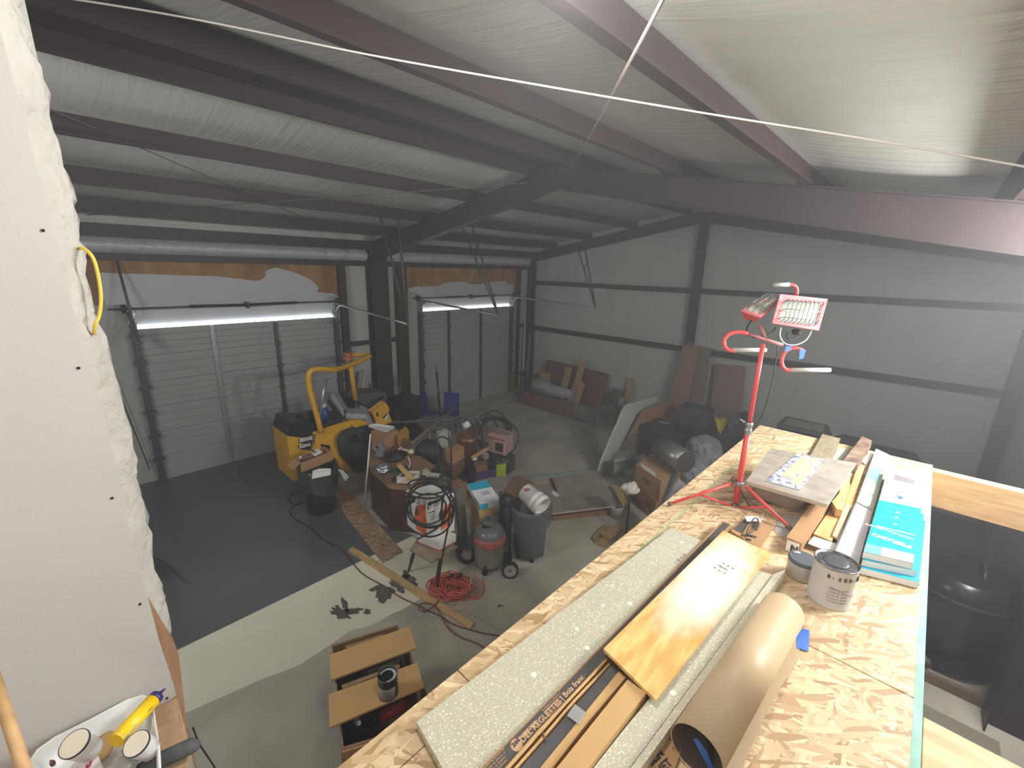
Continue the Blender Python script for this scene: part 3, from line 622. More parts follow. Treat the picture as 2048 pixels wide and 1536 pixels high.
# trim packs
TRW = mat('trim_pack_film', (214, 212, 214), .25, var=.08, vs=9, bump=.3, bs=14)
c = thing('trim_pack', A(1705, 1070, z=D), 'white film-wrapped trim pack nearest the big paint can', 'trim pack', 'long white trim packs')
s = MB(); s.prism(PZ([(1664, 1112), (1712, 1006), (1745, 1023), (1715, 1136)], D+.05), (0, 0, -.048)); s.build('pack', TRW, c)
s = MB(); s.prism(PZ([(1662, 1112), (1710, 1004), (1713, 1005), (1666, 1113)], D+.058), (0, 0, -.05)); s.build('metal_edge', GALV, c)
c = thing('trim_pack', A(1745, 960, z=D), 'greenish film-wrapped trim pack with teal band at the far platform end', 'trim pack', 'long white trim packs')
s = MB(); s.prism(PZ([(1713, 1003), (1752, 897), (1778, 909), (1747, 1020)], D+.05), (0, 0, -.048)); s.build('pack', mat('trim_pack_green', (186, 192, 180), .3, var=.08, vs=9), c)
s = MB(); s.prism(PZ([(1733, 948), (1740, 934), (1762, 938), (1756, 966)], D+.0515), (0, 0, -.001)); s.build('teal_band', mat('pale_teal', (140, 196, 196), .4), c)
s = MB(); s.prism(PZ([(1731, 965), (1738, 958), (1752, 970), (1747, 988), (1727, 983)], D+.0515), (0, 0, -.001)); s.prism(PZ([(1724, 986), (1746, 993), (1740, 1012), (1720, 1003)], D+.0515), (0, 0, -.001)); s.build('white_window', PAPERW, c)
# teal flooring packs
def tealbox(i, pxs, z, lab):
    c = thing('flooring_pack', A(1790, 1050, z=z), lab, 'flooring box', 'teal and white flooring packs')
    P = PZ(pxs, z)
    s = MB(); s.prism(P, (0, 0, -.032)); s.build('pack', mat('pack_white', (238, 238, 240), .45, var=.02), c)
    lp = lambda a, b2, t: a+(b2-a)*t
    f = [.0, .0, .0][i]
    fr = .47
    q = [lp(P[0], P[3], fr), lp(P[1], P[2], fr-.02), P[2], P[3]]
    s = MB(); s.prism([p+Z*.001 for p in q], (0, 0, -.0008)); s.prism([P[2]+Z*.001, P[2]+Z*.001-Z*.034, lp(P[1], P[2], .45)-Z*.033, lp(P[1], P[2], .45)+Z*.001], (P[2]-P[3]).normalized()*.001)
    s.build('teal_print', TEAL, c)
    return c, P
c2, P = tealbox(0, [(1772, 950), (1858, 972), (1838, 1165), (1722, 1136)], D+.036, 'lowest teal and white flooring pack of the pile, torn at its near corner')
s = MB(); s.blob(A(1831, 1166, z=D+.012), (.035, .03, .02), 5, .3, 10, 7); s.build('torn_corner', TEAL, c2)
tealbox(1, [(1775, 942), (1856, 963), (1834, 1142), (1725, 1120)], D+.070, 'middle teal and white flooring pack of the pile at the platform edge')
c2, P = tealbox(2, [(1777, 936), (1852, 955), (1826, 1127), (1727, 1104)], D+.104, 'topmost teal and white flooring pack with small grey window in its lid')
lp = lambda u, v: P[0]+(P[1]-P[0])*u+(P[3]-P[0])*v+Z*.0012+(P[0]-P[0])
def quad(us, z=.0012): return [P[0]+(P[1]-P[0])*u+((P[3]-P[0])*(1-u)+(P[2]-P[1])*u)*v+Z*z for u, v in us]
s = MB(); s.prism(quad([(.22, .08), (.74, .08), (.74, .155), (.22, .155)]), (0, 0, .0006)); s.build('grey_window', mat('grey_print', (128, 122, 124), .5), c2)
s = MB(); s.prism(quad([(0, .93), (.35, .93), (.35, 1), (0, 1)]), (0, 0, .0018)); s.build('light_teal_tab', mat('light_teal', (120, 210, 226), .4), c2)
s = MB(); s.prism(quad([(.35, .93), (1.0, .93), (1.0, 1), (.35, 1)]), (0, 0, .0018)); s.build('white_tab', PAPERW, c2)
s = MB(); s.prism(quad([(.4, .36), (.55, .36), (.52, .40), (.44, .40)]), (0, 0, .001)); s.build('blue_mark', mat('blue_mark', (60, 110, 160), .5), c2)
# print reads from the far side, upside down
xd = -(P[1]-P[0]).normalized(); yd = -(P[3]-P[0]).normalized(); yd = -yd
yd2 = (P[3]-P[0]).normalized()
text('pack_title', 'PERGO', quad([(.93, .86)])[0], xd, yd2*1.0, .05, PAPERW, c2, bold=.002)
text('pack_title', 'NATURALCRAFT', quad([(.93, .79)])[0], xd, yd2, .026, PAPERW, c2, bold=.0008)
s = MB(); s.prism(quad([(.1, .75), (.95, .75), (.95, .757), (.1, .757)]), (0, 0, .0012)); s.build('white_line', PAPERW, c2)
for v in (.52, .58, .65): text('pack_print', 'water resistant floor', quad([(.75, v)])[0], xd, yd2, .013, mat('soft_teal', (130, 220, 235), .4), c2, bold=.0004)
for v in (.2, .24, .28): text('pack_print', 'laminate planks with pad', quad([(.85, v)])[0], xd, yd2, .013, INKL, c2)
text('pack_print', 'WaterGuard floors', quad([(.92, .32)])[0], xd, yd2, .016, INKL, c2, bold=.0005)
for v in (.56, .62, .69):
    s = MB(); s.lathe([(.0001, .001), (.008, .001), (.008, 0)], quad([(.5, v)])[0], Z, 14); s.build('round_icon', PAPERW, c2)
# stone board on a bin with wrapped samples
c = thing('storage_bin', A(1560, 1000, z=D), 'beige round-cornered bin standing under the stone board', 'bin')
b0 = A(1567, 985, z=D)
s = MB(); P = []
for k, (r, h) in enumerate([(.9, 0), (1, .012), (1.0, .11), (1.03, .14)]):
    P.append([b0+Vector((math.copysign(abs(cos(a))**.5, cos(a))*.24*r, math.copysign(abs(sin(a))**.5, sin(a))*.15*r, h)) for a in [2*pi*i/32 for i in range(32)]])
s.grid(P, 0, True, True); s.add(P[0], [list(range(32))]); s.build('bin_body', mat('bin_beige', (186, 168, 148), .5, var=.05), c)
s = MB(); s.grid([P[3], [p+(b0+Z*.14-p)*.04+Z*.004 for p in P[3]]], 0, True, True); s.build('rim', mat('bin_beige', (0, 0, 0)), c)
BZ = D+.168
plate('stone_board', [(1492, 962), (1540, 897), (1712, 926), (1655, 1009)], BZ, .022, [STONE, mat('board_edge', (196, 184, 160), .6)], 'mottled grey stone-look board lying tilted on the beige bin', 'board', ms=1)
c = thing('sample_bag', A(1590, 945, z=BZ), 'clear printed bag of pale strips lying on the stone-look board', 'bag')
s = MB(); s.prism(PZ([(1532, 961), (1594, 907), (1647, 919), (1600, 980)], BZ+.005), (0, 0, -.004)); s.build('bag', mat('bag_film', (196, 198, 212), .2, col2=(120, 126, 156), vs=26, lo=.4, hi=.5), c)
s = MB(); s.prism(PZ([(1582, 967), (1625, 914), (1640, 917), (1600, 970)], BZ+.007), (0, 0, -.002)); s.build('yellow_strip', mat('pale_yellow', (238, 222, 160), .5), c)
s = MB(); s.prism(PZ([(1562, 950), (1603, 912), (1622, 916), (1585, 958)], BZ+.007), (0, 0, -.002)); s.build('tan_strip', mat('pale_tan', (206, 190, 160), .5), c)
s = MB(); s.prism(PZ([(1592, 969), (1608, 972), (1605, 978), (1592, 975)], BZ+.009), (0, 0, -.002)); s.build('white_sticker', PAPERW, c)
plate('grained_plank', [(1620, 912), (1645, 868), (1681, 877), (1664, 920)], D+.03, .02, mat('grey_oak', (162, 148, 120), .5, col2=(134, 120, 96), vs=5, stretch=(2, 12, 2), detail=6), 'short grey-brown grained plank behind the stone-look board', 'board')
plate('paper_sheet', [(1676, 896), (1700, 901), (1684, 925), (1664, 920)], D+.008, .003, mat('green_paper', (178, 184, 172), .7), 'pale greenish sheet between grained plank and rough timber', 'sheet')
c = thing('rough_timber', A(1715, 900, z=D), 'rough weathered timber block lying at the far platform end', 'timber')
s = MB(); s.prism(PZ([(1684, 924), (1724, 873), (1744, 881), (1716, 930)], D+.07), (0, 0, -.068)); s.build('timber', mat('weathered', (150, 124, 104), .85, col2=(98, 74, 62), vs=9, bump=.4), c)
plate('wood_plank', [(1714, 934), (1731, 930), (1685, 1070), (1672, 1066)], D+.02, .018, PINE, 'thin tan plank running beside the white trim packs', 'board')
plate('paper_scrap', [(1722, 922), (1738, 905), (1748, 908), (1733, 930)], D+.012, .006, PAPERW, 'white scrap beside the rough timber', 'scrap')
# opened cartons, cable and film near the stand foot
c = thing('opened_carton', A(1510, 1070, z=D), 'opened carton with grey printed flaps just beyond the plywood sheet', 'box', 'flooring trim cartons')
s = MB(); s.prism(PZ([(1462, 1062), (1490, 1036), (1545, 1052), (1518, 1096)], D+.03), (0, 0, -.028)); s.build('carton_body', CARD, c)
s = MB(); s.prism(PZ([(1467, 1058), (1487, 1040), (1500, 1043), (1484, 1066)], D+.032), (0, 0, -.001)); s.prism(PZ([(1505, 1044), (1520, 1048), (1514, 1062), (1503, 1055)], D+.032), (0, 0, -.001)); s.build('printed_face', BOXD, c)
q0, q1 = A(1493, 1072, z=D+.031), A(1520, 1079, z=D+.031)
text('print', 'BET', q0, q1-q0, Z.cross(q1-q0), .03, INK, c, bold=.001); text('print', 'ER', q0-Z.cross(q1-q0).normalized()*.03+Vector((-.01, 0, 0)), q1-q0, Z.cross(q1-q0), .024, INK, c, bold=.001)
s = MB(); s.tube(curve([p+Z*.01 for p in PZ([(1482, 1074), (1500, 1070), (1513, 1055), (1516, 1043), (1508, 1040), (1496, 1060), (1490, 1078)], D+.036)], 6), .003, 6)
tag(s.build('cable_loop', BLACK), 'short black cable loop lying on the opened printed carton', 'cable')
plate('film_scrap', [(1548, 1060), (1562, 1026), (1600, 1036), (1584, 1070), (1560, 1074)], D+.004, .003, mat('film_scrap', (206, 200, 192), .2, alpha=.55), 'crumpled clear film on the OSB beside the shipping carton', 'film')
plate('film_scrap', [(1489, 1032), (1517, 1033), (1524, 1044), (1512, 1042), (1494, 1043)], D+.045, .002, mat('film_white', (220, 222, 226), .25), 'white film scrap on the opened printed carton by the stand', 'film')
# ------------------------------------------------------------------ tripod work light
Cc = Vector((2.76, .655, D)); dep0 = (Cc-CAMP).dot(FW)
def Q(px, py, dd=0):
    d = FW+(px-1024)/FPX*RI-(py-768)/FPX*UP; return CAMP+d*(dep0+dd+.25*0)
c = thing('work_light_stand', Cc, 'red tripod work light with two caged lamp heads standing on the platform', 'work light')
zc1, zc2, zt2 = HT(Cc, 868), HT(Cc, 842), HT(Cc, 688)
s = MB(); s.tube([Cc+Z*.03, Cc+Z*(zc1-D)], .0165, 14); s.build('lower_tube', REDP, c)
s = MB(); s.tube([(Cc.x, Cc.y, zc1), (Cc.x, Cc.y, zt2)], .0125, 14); s.build('upper_tube', REDP, c)
s = MB(); s.lathe([(.018, 0), (.022, .004), (.022, .03), (.019, .034), (.019, .05), (.022, .054), (.022, .07), (.015, .075)], (Cc.x, Cc.y, zc1), n=16); s.tube([(Cc.x, Cc.y+.02, zc1+.06), (Cc.x-.01, Cc.y+.05, zc1+.085)], .007, 8); s.build('clamp_collar', GALV, c)
zh = HT(Cc, 966); zl = HT(Cc, 1012)
s = MB(); s.lathe([(.018, -.012), (.028, -.01), (.028, .012), (.018, .014)], (Cc.x, Cc.y, zh), n=12)
feet = [A(1336, 1009, z=D+.012), A(1582, 1058, z=D+.012), A(1466, 957, z=D+.012)]
for f in feet:
    dr = (f-Cc); dr.z = 0; dr.normalize(); s.box((Cc.x+dr.x*.03, Cc.y+dr.y*.03, zh), (.03, .03, .018), math.atan2(dr.y, dr.x))
s.build('hub_bracket', GALV, c)
s = MB(); s.lathe([(.018, -.008), (.024, -.006), (.024, .008), (.018, .01)], (Cc.x, Cc.y, zl), n=12); s.build('slide_collar', mat('dark_galv', (120, 110, 108), .4, metal=.6), c)
for f in feet:
    dr = (f-Cc); dr.z = 0; dr.normalize(); h0 = Vector((Cc.x, Cc.y, zh))+dr*.035; l0 = Vector((Cc.x, Cc.y, zl))+dr*.022
    s = MB(); s.tube([h0, f], .0095, 10); o = s.build('leg', REDP, c)
    s = MB(); s.lathe([(.0105, 0), (.013, .004), (.013, .02), (.0095, .024)], f-(f-h0).normalized()*0, (h0-f), 12); s.build('foot_cap', mat('grey_rubber', (110, 96, 92), .7), o)
    s = MB(); s.tube([l0, h0+(f-h0)*.52], .007, 8); s.build('brace', REDP, o)
s = MB(); s.tube([Q(1493, 668), Q(1520, 676), Q(1565, 690)], .012, 6); s.tube([Q(1520, 650, .01), Q(1530, 676)], .01, 6); s.build('crossbar', mat('dusty_red', (186, 112, 108), .6, var=.2), c)
GRIP = mat('grey_foam_grip', (196, 196, 186), .8, var=.15, vs=30)
for pts, gp in (([(1495, 667), (1476, 664), (1459, 668), (1449, 679), (1449, 692), (1457, 700), (1467, 701)], [(1465, 700), (1532, 700)]), ([(1604, 700), (1588, 696), (1572, 702), (1564, 716), (1564, 730), (1571, 739), (1583, 740)], [(1581, 740), (1660, 740)])):
    s = MB(); s.tube(curve([Q(a, b2, -.03) for a, b2 in pts], 4), .012, 10); h = s.build('cord_hook', REDP, c)
    s = MB(); s.tube([Q(a, b2, -.03) for a, b2 in gp], .0135, 10); s.build('grip', GRIP, h)
s = MB(); s.prism([Q(1573, 691, -.045), Q(1584, 687, -.045), Q(1582, 701, -.045), Q(1569, 704, -.045)], FW*.002); s.prism([Q(1600, 697, -.045), Q(1612, 700, -.045), Q(1607, 717, -.045), Q(1598, 719, -.045)], FW*.002); s.build('tape_wrap', TAPE, c)
s = MB(); s.tube(curve([Q(1560, 660, .05), Q(1552, 720, .04), Q(1538, 790, .03), Q(1515, 850, .03), Q(1492, 880, -.03), Q(1480, 930, -.03), Q(1480, 975, -.04), Q(1495, 1005, -.04), Q(1512, 1028, -.03)], 6), .0035, 6); s.build('power_cord', DARKM, c)
GLASS = mat('dusty_lamp_glass', (186, 190, 178), .4, var=.08, vs=20)
PINK = mat('dusty_red_bezel', (226, 128, 130), .45, var=.12, vs=9)
WIRE = mat('chrome_wire', (140, 138, 132), .35, metal=.5)
def head(cor, inner, kk, bul, nv, lab):
    h = MB(); F = [Vector(p) for p in cor]; I = [Vector(p) for p in inner]; n = (F[1]-F[0]).cross(F[3]-F[0]).normalized()
    if n.dot(bul) < 0: n = -n
    th = n*.012
    for k in range(4):
        a, b2 = k, (k+1) % 4
        h.add([F[a], F[b2], I[b2], I[a], F[a]-th, F[b2]-th, I[b2]-th, I[a]-th], [(0, 1, 2, 3), (4, 5, 6, 7), (0, 1, 5, 4), (3, 2, 6, 7)])
    hh = h.build('lamp_head', PINK, c); hh['label'] = lab
    cc = sum(F, Vector())/4; Bk = [cc+(p-cc)*.62-n*.075 for p in F]
    s = MB(); s.add([p-th for p in F]+Bk, [(0, 1, 5, 4), (1, 2, 6, 5), (2, 3, 7, 6), (3, 0, 4, 7), (4, 5, 6, 7)])
    for q in range(1, 6):   # cooling fins
        t = q/6; a = Bk[0]+(Bk[1]-Bk[0])*t; b3 = Bk[3]+(Bk[2]-Bk[3])*t
        s.prism([a, b3, b3-n*.02, a-n*.02], (Bk[1]-Bk[0]).normalized()*.003)
    s.build('housing', REDP, hh)
    s = MB(); s.prism([p-n*.004 for p in I], -n*.003); s.build('glass', GLASS, hh)
    s = MB(); r = .0024; kb = bul; e1_, e2_ = I[1]-I[0], I[3]-I[0]
    for q in range(nv):
        t = (q+.5)/nv; a = I[0]+e1_*t; b3 = I[3]+(I[2]-I[3])*t
        s.tube([a, a+n*.028*kk, a+(b3-a)*.15+n*.04*kk, b3+(a-b3)*.15+n*.04*kk, b3+n*.028*kk, b3], r, 5)
    for t in (.12, .5, .88):
        a = I[0]+e2_*t; b3 = I[1]+(I[2]-I[1])*t; k_ = .04 if t == .5 else .034
        s.tube([a, a+n*.028*kk, a+(b3-a)*.05+n*k_*kk, b3+(a-b3)*.05+n*k_*kk, b3+n*.028*kk, b3], r, 5)
    s.build('wire_guard', WIRE, hh)
    return hh, cc, n, Bk
h1 = head([Q(1561, 588, -.05), Q(1656, 598, -.03), Q(1638, 661, -.07), Q(1545, 646, -.09)], [Q(1568, 601, -.05), Q(1643, 607, -.034), Q(1630, 651, -.065), Q(1556, 643, -.085)], 1, -FW, 9, 'front lamp head with dusty glass facing the viewer')
h2 = head([Q(1484, 620, -.03), Q(1520, 597, .05), Q(1562, 604, .02), Q(1522, 634, -.06)], [Q(1491, 619, -.025), Q(1521, 601, .045), Q(1554, 606, .015), Q(1520, 629, -.05)], 1.7, UP, 8, 'rear lamp head tilted up with bulging wire cage')
s = MB(); s.tube(curve([Q(1504, 640, .02), Q(1494, 655, .02), Q(1497, 668, .0), Q(1512, 676, 0), Q(1540, 668, .02), Q(1552, 655, .03)], 4), .005, 6); s.build('yoke_bracket', DARKM, c)
s = MB(); s.tube(curve([Q(1562, 655, -.05), Q(1560, 672, -.05), Q(1570, 687, -.05), Q(1590, 690, -.05), Q(1612, 680, -.05), Q(1624, 660, -.05)], 4), .004, 6); s.build('yoke_bracket', WHITE, c)
s = MB(); s.box(Q(1592, 664, -.02), (.05, .04, .035), .5, bev=.01); s.tube(curve([Q(1575, 665, -.04), Q(1573, 675, -.06), Q(1585, 680, -.06), Q(1600, 670, -.05)], 4), .004, 6); s.build('switch_box', BLACK, c)
s = MB(); s.tube(curve([Q(1593, 590, .0), Q(1593, 576, -.01), Q(1585, 570, -.02), Q(1574, 569, -.02)], 4), .011, 8); hd = s.build('carry_handle', REDP, c)
s = MB(); s.tube([Q(1578, 569, -.02), Q(1549, 570, -.03)], .013, 10); s.build('grip', GRIP, hd)
# ================================================================== THINGS IN THE HALL
def Qd(px, py, dep): return CAMP+(FW+(px-1024)/FPX*RI-(py-768)/FPX*UP)*dep
def dep(p): return (Vector(p)-CAMP).dot(FW)
def cb(s, zt, zb, Lp, Np, Rp, mi=0):
    l, n, r = A(*Lp, z=zt), A(*Np, z=zt), A(*Rp, z=zt); P = [l, n, r, l+r-n]
    s.prism([p-Z*(zt-zb) for p in P], (0, 0, zt-zb), mi); return P
def ob(s, P, h, t=.006, mi=0, floor=True):
    c = sum(P, Vector())/len(P)
    for a, b2 in zip(P, P[1:]+P[:1]):
        ia, ib = a+(c-a).normalized()*t*1.4, b2+(c-b2).normalized()*t*1.4
        s.prism([a, b2, ib, ia], (0, 0, -h), mi)
    if floor: s.prism([p-Z*h for p in P], (0, 0, t), mi)
def single(name, s, mats, label, cat, group=None): return tag(s.build(name, mats), label, cat, group)
# ---- ride-on machine
M0 = A(690, 935, z=0); c = thing('ride_on_machine', M0, 'yellow ride-on machine with roll bar parked before the left hall door', 'vehicle')
def PY(pxs, y): return [A(px, py, y=y) for px, py in pxs]
s = MB(); s.prism([Vector((p.x, 7.75, max(p.z, .12))) for p in PY([(574, 872), (637, 880), (640, 962), (586, 962)], 7.75)], (0, .7, 0)); s.build('counterweight', YEL, c)
s = MB(); P = PY([(575, 871), (582, 846), (600, 843), (626, 846), (640, 852), (637, 879)], 7.74); s.prism(P, (0, .72, 0)); s.build('engine_cover', mat('dark_navy', (20, 20, 34), .4, var=.3, bump=.3, bs=6), c)
for k, (pp, tx) in enumerate([([(597, 877), (624, 880), (624, 889), (597, 886)], 'BSOS'), ([(596, 889), (622, 892), (622, 901), (596, 898)], 'Sumi')]):
    q = PY(pp, 7.745); s = MB(); s.prism(q, (0, -.004, 0)); s.build('decal', BLACK, c)
    q = PY([(pp[3][0]+2, pp[3][1]-1)], 7.74)[0]; text('decal_text', tx, q+Vector((0, -.005, 0)), (q-q+X), Z, .10, WHITE, c, bold=.004)
    s = MB()
s = MB(); s.prism(PY([(626, 866), (650, 856), (682, 846), (700, 842), (722, 840), (735, 845), (733, 852), (697, 864), (683, 880), (677, 893), (682, 911), (710, 941), (693, 943), (665, 928), (662, 955), (640, 955), (632, 890)], 7.7), (0, .55, 0)); s.prism(PY([(727, 884), (742, 878), (742, 925), (727, 925)], 7.72), (0, .5, 0)); s.build('body', YEL, c)
s = MB(); s.prism(PY([(641, 888), (660, 891), (662, 905), (645, 900)], 7.69), (0, .02, 0)); s.build('side_opening', BLACK, c)
s = MB(); s.prism(PY([(640, 862), (655, 838), (690, 834), (682, 846), (660, 853)], 7.72), (0, .5, 0)); s.build('deck_plate', DARKM, c)
for x, y in ((3.15, 7.85), (3.15, 8.35), (4.3, 7.9), (4.3, 8.4)):
    s = MB(); s.lathe([(.05, -.1), (.2, -.1), (.23, -.07), (.23, .07), (.2, .1), (.05, .1)], (x, y, .23), (0, 1, 0), 24); s.build('wheel', RUBBER, c)
rb = [(642, 864, 7.65), (634, 832, 7.65), (621, 785, 7.65), (617, 758, 7.65), (619, 746, 7.65), (628, 739, 7.66), (645, 738, 7.68), (668, 739.5, 7.75), (690, 734, 7.95), (715, 724, 8.15), (735, 715, 8.35), (739, 711.5, 8.5), (731, 709.5, 8.6), (712, 710, 8.65), (703, 711, 8.65)]
s = MB(); s.tube(curve([A(a, b2, y=y) for a, b2, y in rb], 4), .048, 10); s.build('roll_bar', YEL, c)
s = MB(); s.tube([A(700, 722, y=8.4), A(706, 765, y=8.4), A(711, 800, y=8.4)], .05, 10); s.build('roll_bar_post', YEL, c)
b0 = A(697, 726, y=8.25); s = MB(); s.bx(b0.x-.12, b0.x+.12, b0.y-.1, b0.y+.1, b0.z-.01, b0.z); s.lathe([(.06, 0), (.06, .06)], b0, n=16); bb = s.build('beacon_base', GALV, c)
s = MB(); s.lathe([(.085, .06), (.085, .12), (.078, .125), (.085, .13), (.085, .2), (.06, .22), (.0001, .22)], b0, n=20); s.build('amber_lens', mat('amber', (176, 84, 36), .25), bb)
# seat
sc0 = A(709, 828, y=8.05); st = MB(); R1 = Matrix.Rotation(-.55, 3, 'Z')
st.box(sc0, (.54, .46, .13), R=R1 @ Matrix.Rotation(.12, 3, 'Y'), bev=.05)
seat = st.build('seat', GREYF, c)
s = MB(); s.box(sc0+R1@Vector((-.27, 0, .22)), (.12, .46, .54), R=R1 @ Matrix.Rotation(-.45, 3, 'Y'), bev=.05); s.build('backrest', GREYF, seat)
s = MB(); s.box(sc0+R1@Vector((-.35, .0, .16)), (.06, .40, .46), R=R1 @ Matrix.Rotation(-.45, 3, 'Y'), bev=.03); s.build('seat_shell', BLACK, seat)
s = MB(); s.tube([A(690, 822, y=7.8), A(690, 838, y=7.78), A(697, 842, y=7.75), A(704, 853, y=7.7)], .018, 8); s.lathe([(.0001, -.03), (.028, -.01), (.028, .02), (.0001, .03)], A(690, 822, y=7.8), n=10); s.build('control_lever', BLACK, c)
s = MB(); s.prism(PY([(745, 825), (771, 805), (779, 817), (777, 826), (785, 844), (761, 852), (753, 846)], 7.9), (0, .2, 0)); cn = s.build('control_console', YEL, c)
s = MB(); s.prism(PY([(767, 838), (776, 827), (777, 830), (770, 842)], 7.895), (0, -.01, 0)); s.build('decal', WHITE, cn); s = MB(); s.prism(PY([(765, 836), (774, 826), (775, 828), (767, 838)], 7.89), (0, -.006, 0)); s.prism(PY([(752, 826), (755, 824), (757, 833), (754, 833)], 7.895), (0, -.01, 0)); s.build('slot', BLACK, cn)
s = MB(); s.prism(PY([(714, 800), (722, 787), (770, 784), (774, 792), (768, 812), (738, 818)], 8.5), (0, .5, 0)); s.build('grey_hopper', mat('grey_hopper', (88, 88, 84), .6, var=.2), c)
s = MB(); s.tube([A(734, 816, y=8.3), A(768, 793, y=8.3)], .03, 8); s.build('steering_bar', BLACK, c)
s = MB(); P = []; JK = [(693, 868), (719, 857), (738, 852), (743, 880), (728, 884), (726, 940), (710, 944), (682, 912), (678, 888)]
s.prism(PY(JK, 7.6), (0, .09, 0)); s.blob(A(703, 885, y=7.6), (.5, .16, .62), 5, .2, 20, 14); s.blob(A(722, 905, y=7.6), (.42, .14, .85), 6, .2, 20, 14)
s.blob(A(728, 866, y=7.6), (.42, .2, .3), 7, .2, 20, 14)
single('jacket', s, mat('charcoal_cloth', (54, 54, 54), .85, var=.3, vs=4, bump=.7, bs=5), 'charcoal work jacket draped over front of the yellow machine', 'jacket')
s = MB(); pj = A(706, 868, y=7.5); s.tube(curve([A(703, 872, y=7.48), A(708, 876, y=7.48), A(710, 882, y=7.48)], 4), .012, 6); s.box(A(707, 877, y=7.52), (.2, .04, .16), bev=.03); 
single('cap', s, BLACK, 'black cap with pale curved stripe lying on the charcoal jacket', 'cap')
s = MB(); p = A(649, 843, y=7.9); s.lathe([(.1, 0), (.11, .03), (.11, .2), (.06, .27), (.05, .3)], (p.x, p.y, p.z), n=18); j = s.build('jug_body', mat('blue_jug', (26, 60, 140), .35)); tag(j, 'blue jug with pale cap standing on the yellow machine deck', 'jug'); s = MB(); s.lathe([(.06, .29), (.06, .36), (.0001, .36)], (p.x, p.y, p.z), n=14); s.build('cap', WHITE, j); j.name = 'water_jug'
s = MB(); s.tube([A(652, 757, y=7.66), A(639, 826, y=7.66)], .03, 10); s.tube([A(639, 826, y=7.66), A(634, 848, y=7.66)], .03, 10); single('metal_pipe', s, GALV, 'grey metal pipe standing upright behind roll bar of the yellow machine', 'pipe')
s = MB(); s.blob(A(606, 843, y=8.0)+Z*.03, (.62, .4, .14), 9, .35, 20, 12); s.blob(A(612, 836, y=8.0)+Z*.03, (.3, .3, .2), 10, .35, 16, 10)
single('black_sack', s, mat('black_sack', (26, 26, 34), .4, bump=.6, bs=8), 'crumpled black sack on engine cover of the yellow machine', 'sack')
# things behind the machine against the door wall
s = MB(); s.prism([A(714, 790, y=9.7), A(722, 790, y=9.7), A(728, 742, y=9.9), A(720, 742, y=9.9)], (0, .05, 0)); single('white_board', s, mat('pale_board', (150, 152, 150), .6), 'pale narrow board leaning on the wall left of another board behind the machine', 'board', 'pale boards behind the machine')
s = MB(); s.prism([A(720, 792, y=9.6), A(729, 792, y=9.6), A(736, 744, y=9.85), A(730, 740, y=9.85)], (0, .05, 0)); single('white_board', s, mat('pale_board2', (176, 174, 168), .6), 'lighter board with rounded tip leaning behind the machine beside steel column', 'board', 'pale boards behind the machine')
s = MB(); p = A(743, 790, y=9.4); p.z = .01; p = A(743, 790, y=9.4); s.tube([p, Vector((p.x, p.y-.05, 0))], .016, 8); q = A(743, 776, y=9.4); s.tube([p, q], .016, 8); s.tube([A(739, 768, y=9.4), A(747, 768, y=9.4), A(746, 774, y=9.4), A(743, 777, y=9.4), A(740, 774, y=9.4), A(739, 768, y=9.4)], .014, 6); single('shovel', s, mat('shovel_red', (60, 26, 24), .5), 'dark D-shaped shovel handle sticking up left of steel column', 'shovel')
s = MB(); p = A(796, 795, y=9.5); s.tube([A(798, 790, y=9.5), A(804, 750, y=9.7)], .03, 8); s.tube([A(802, 790, y=9.5), A(805, 760, y=9.7)], .02, 8); single('conduit', s, mat('dull_grey', (92, 86, 84), .6), 'dull grey conduit leaning in the corner right of steel column', 'conduit')
s = MB(); P = cb(s, .55, 0, (786, 812), (800, 817), (812, 813)); bxk = single('carton', s, CARDD, 'brown carton with black bag on top left of the round table', 'box'); topz = .55
s = MB(); q = (P[0]+P[2])/2; s.blob(q+Z*.16, (.5, .4, .32), 12, .22, 20, 12, flat=.95); s.tube([q+Vector((-.15, 0, .28)), q+Vector((-.3, 0, .42))], .02, 6); single('tool_bag', s, mat('black_bag', (16, 17, 18), .6, bump=.4), 'black lumpy tool bag sitting on the brown carton near steel column', 'bag')
s = MB(); cb(s, .95, 0, (800, 798), (824, 806), (840, 792)); single('cabinet', s, mat('dark_red_cab', (56, 28, 24), .5, var=.3), 'dark red-brown cabinet standing before the right door jamb', 'cabinet')
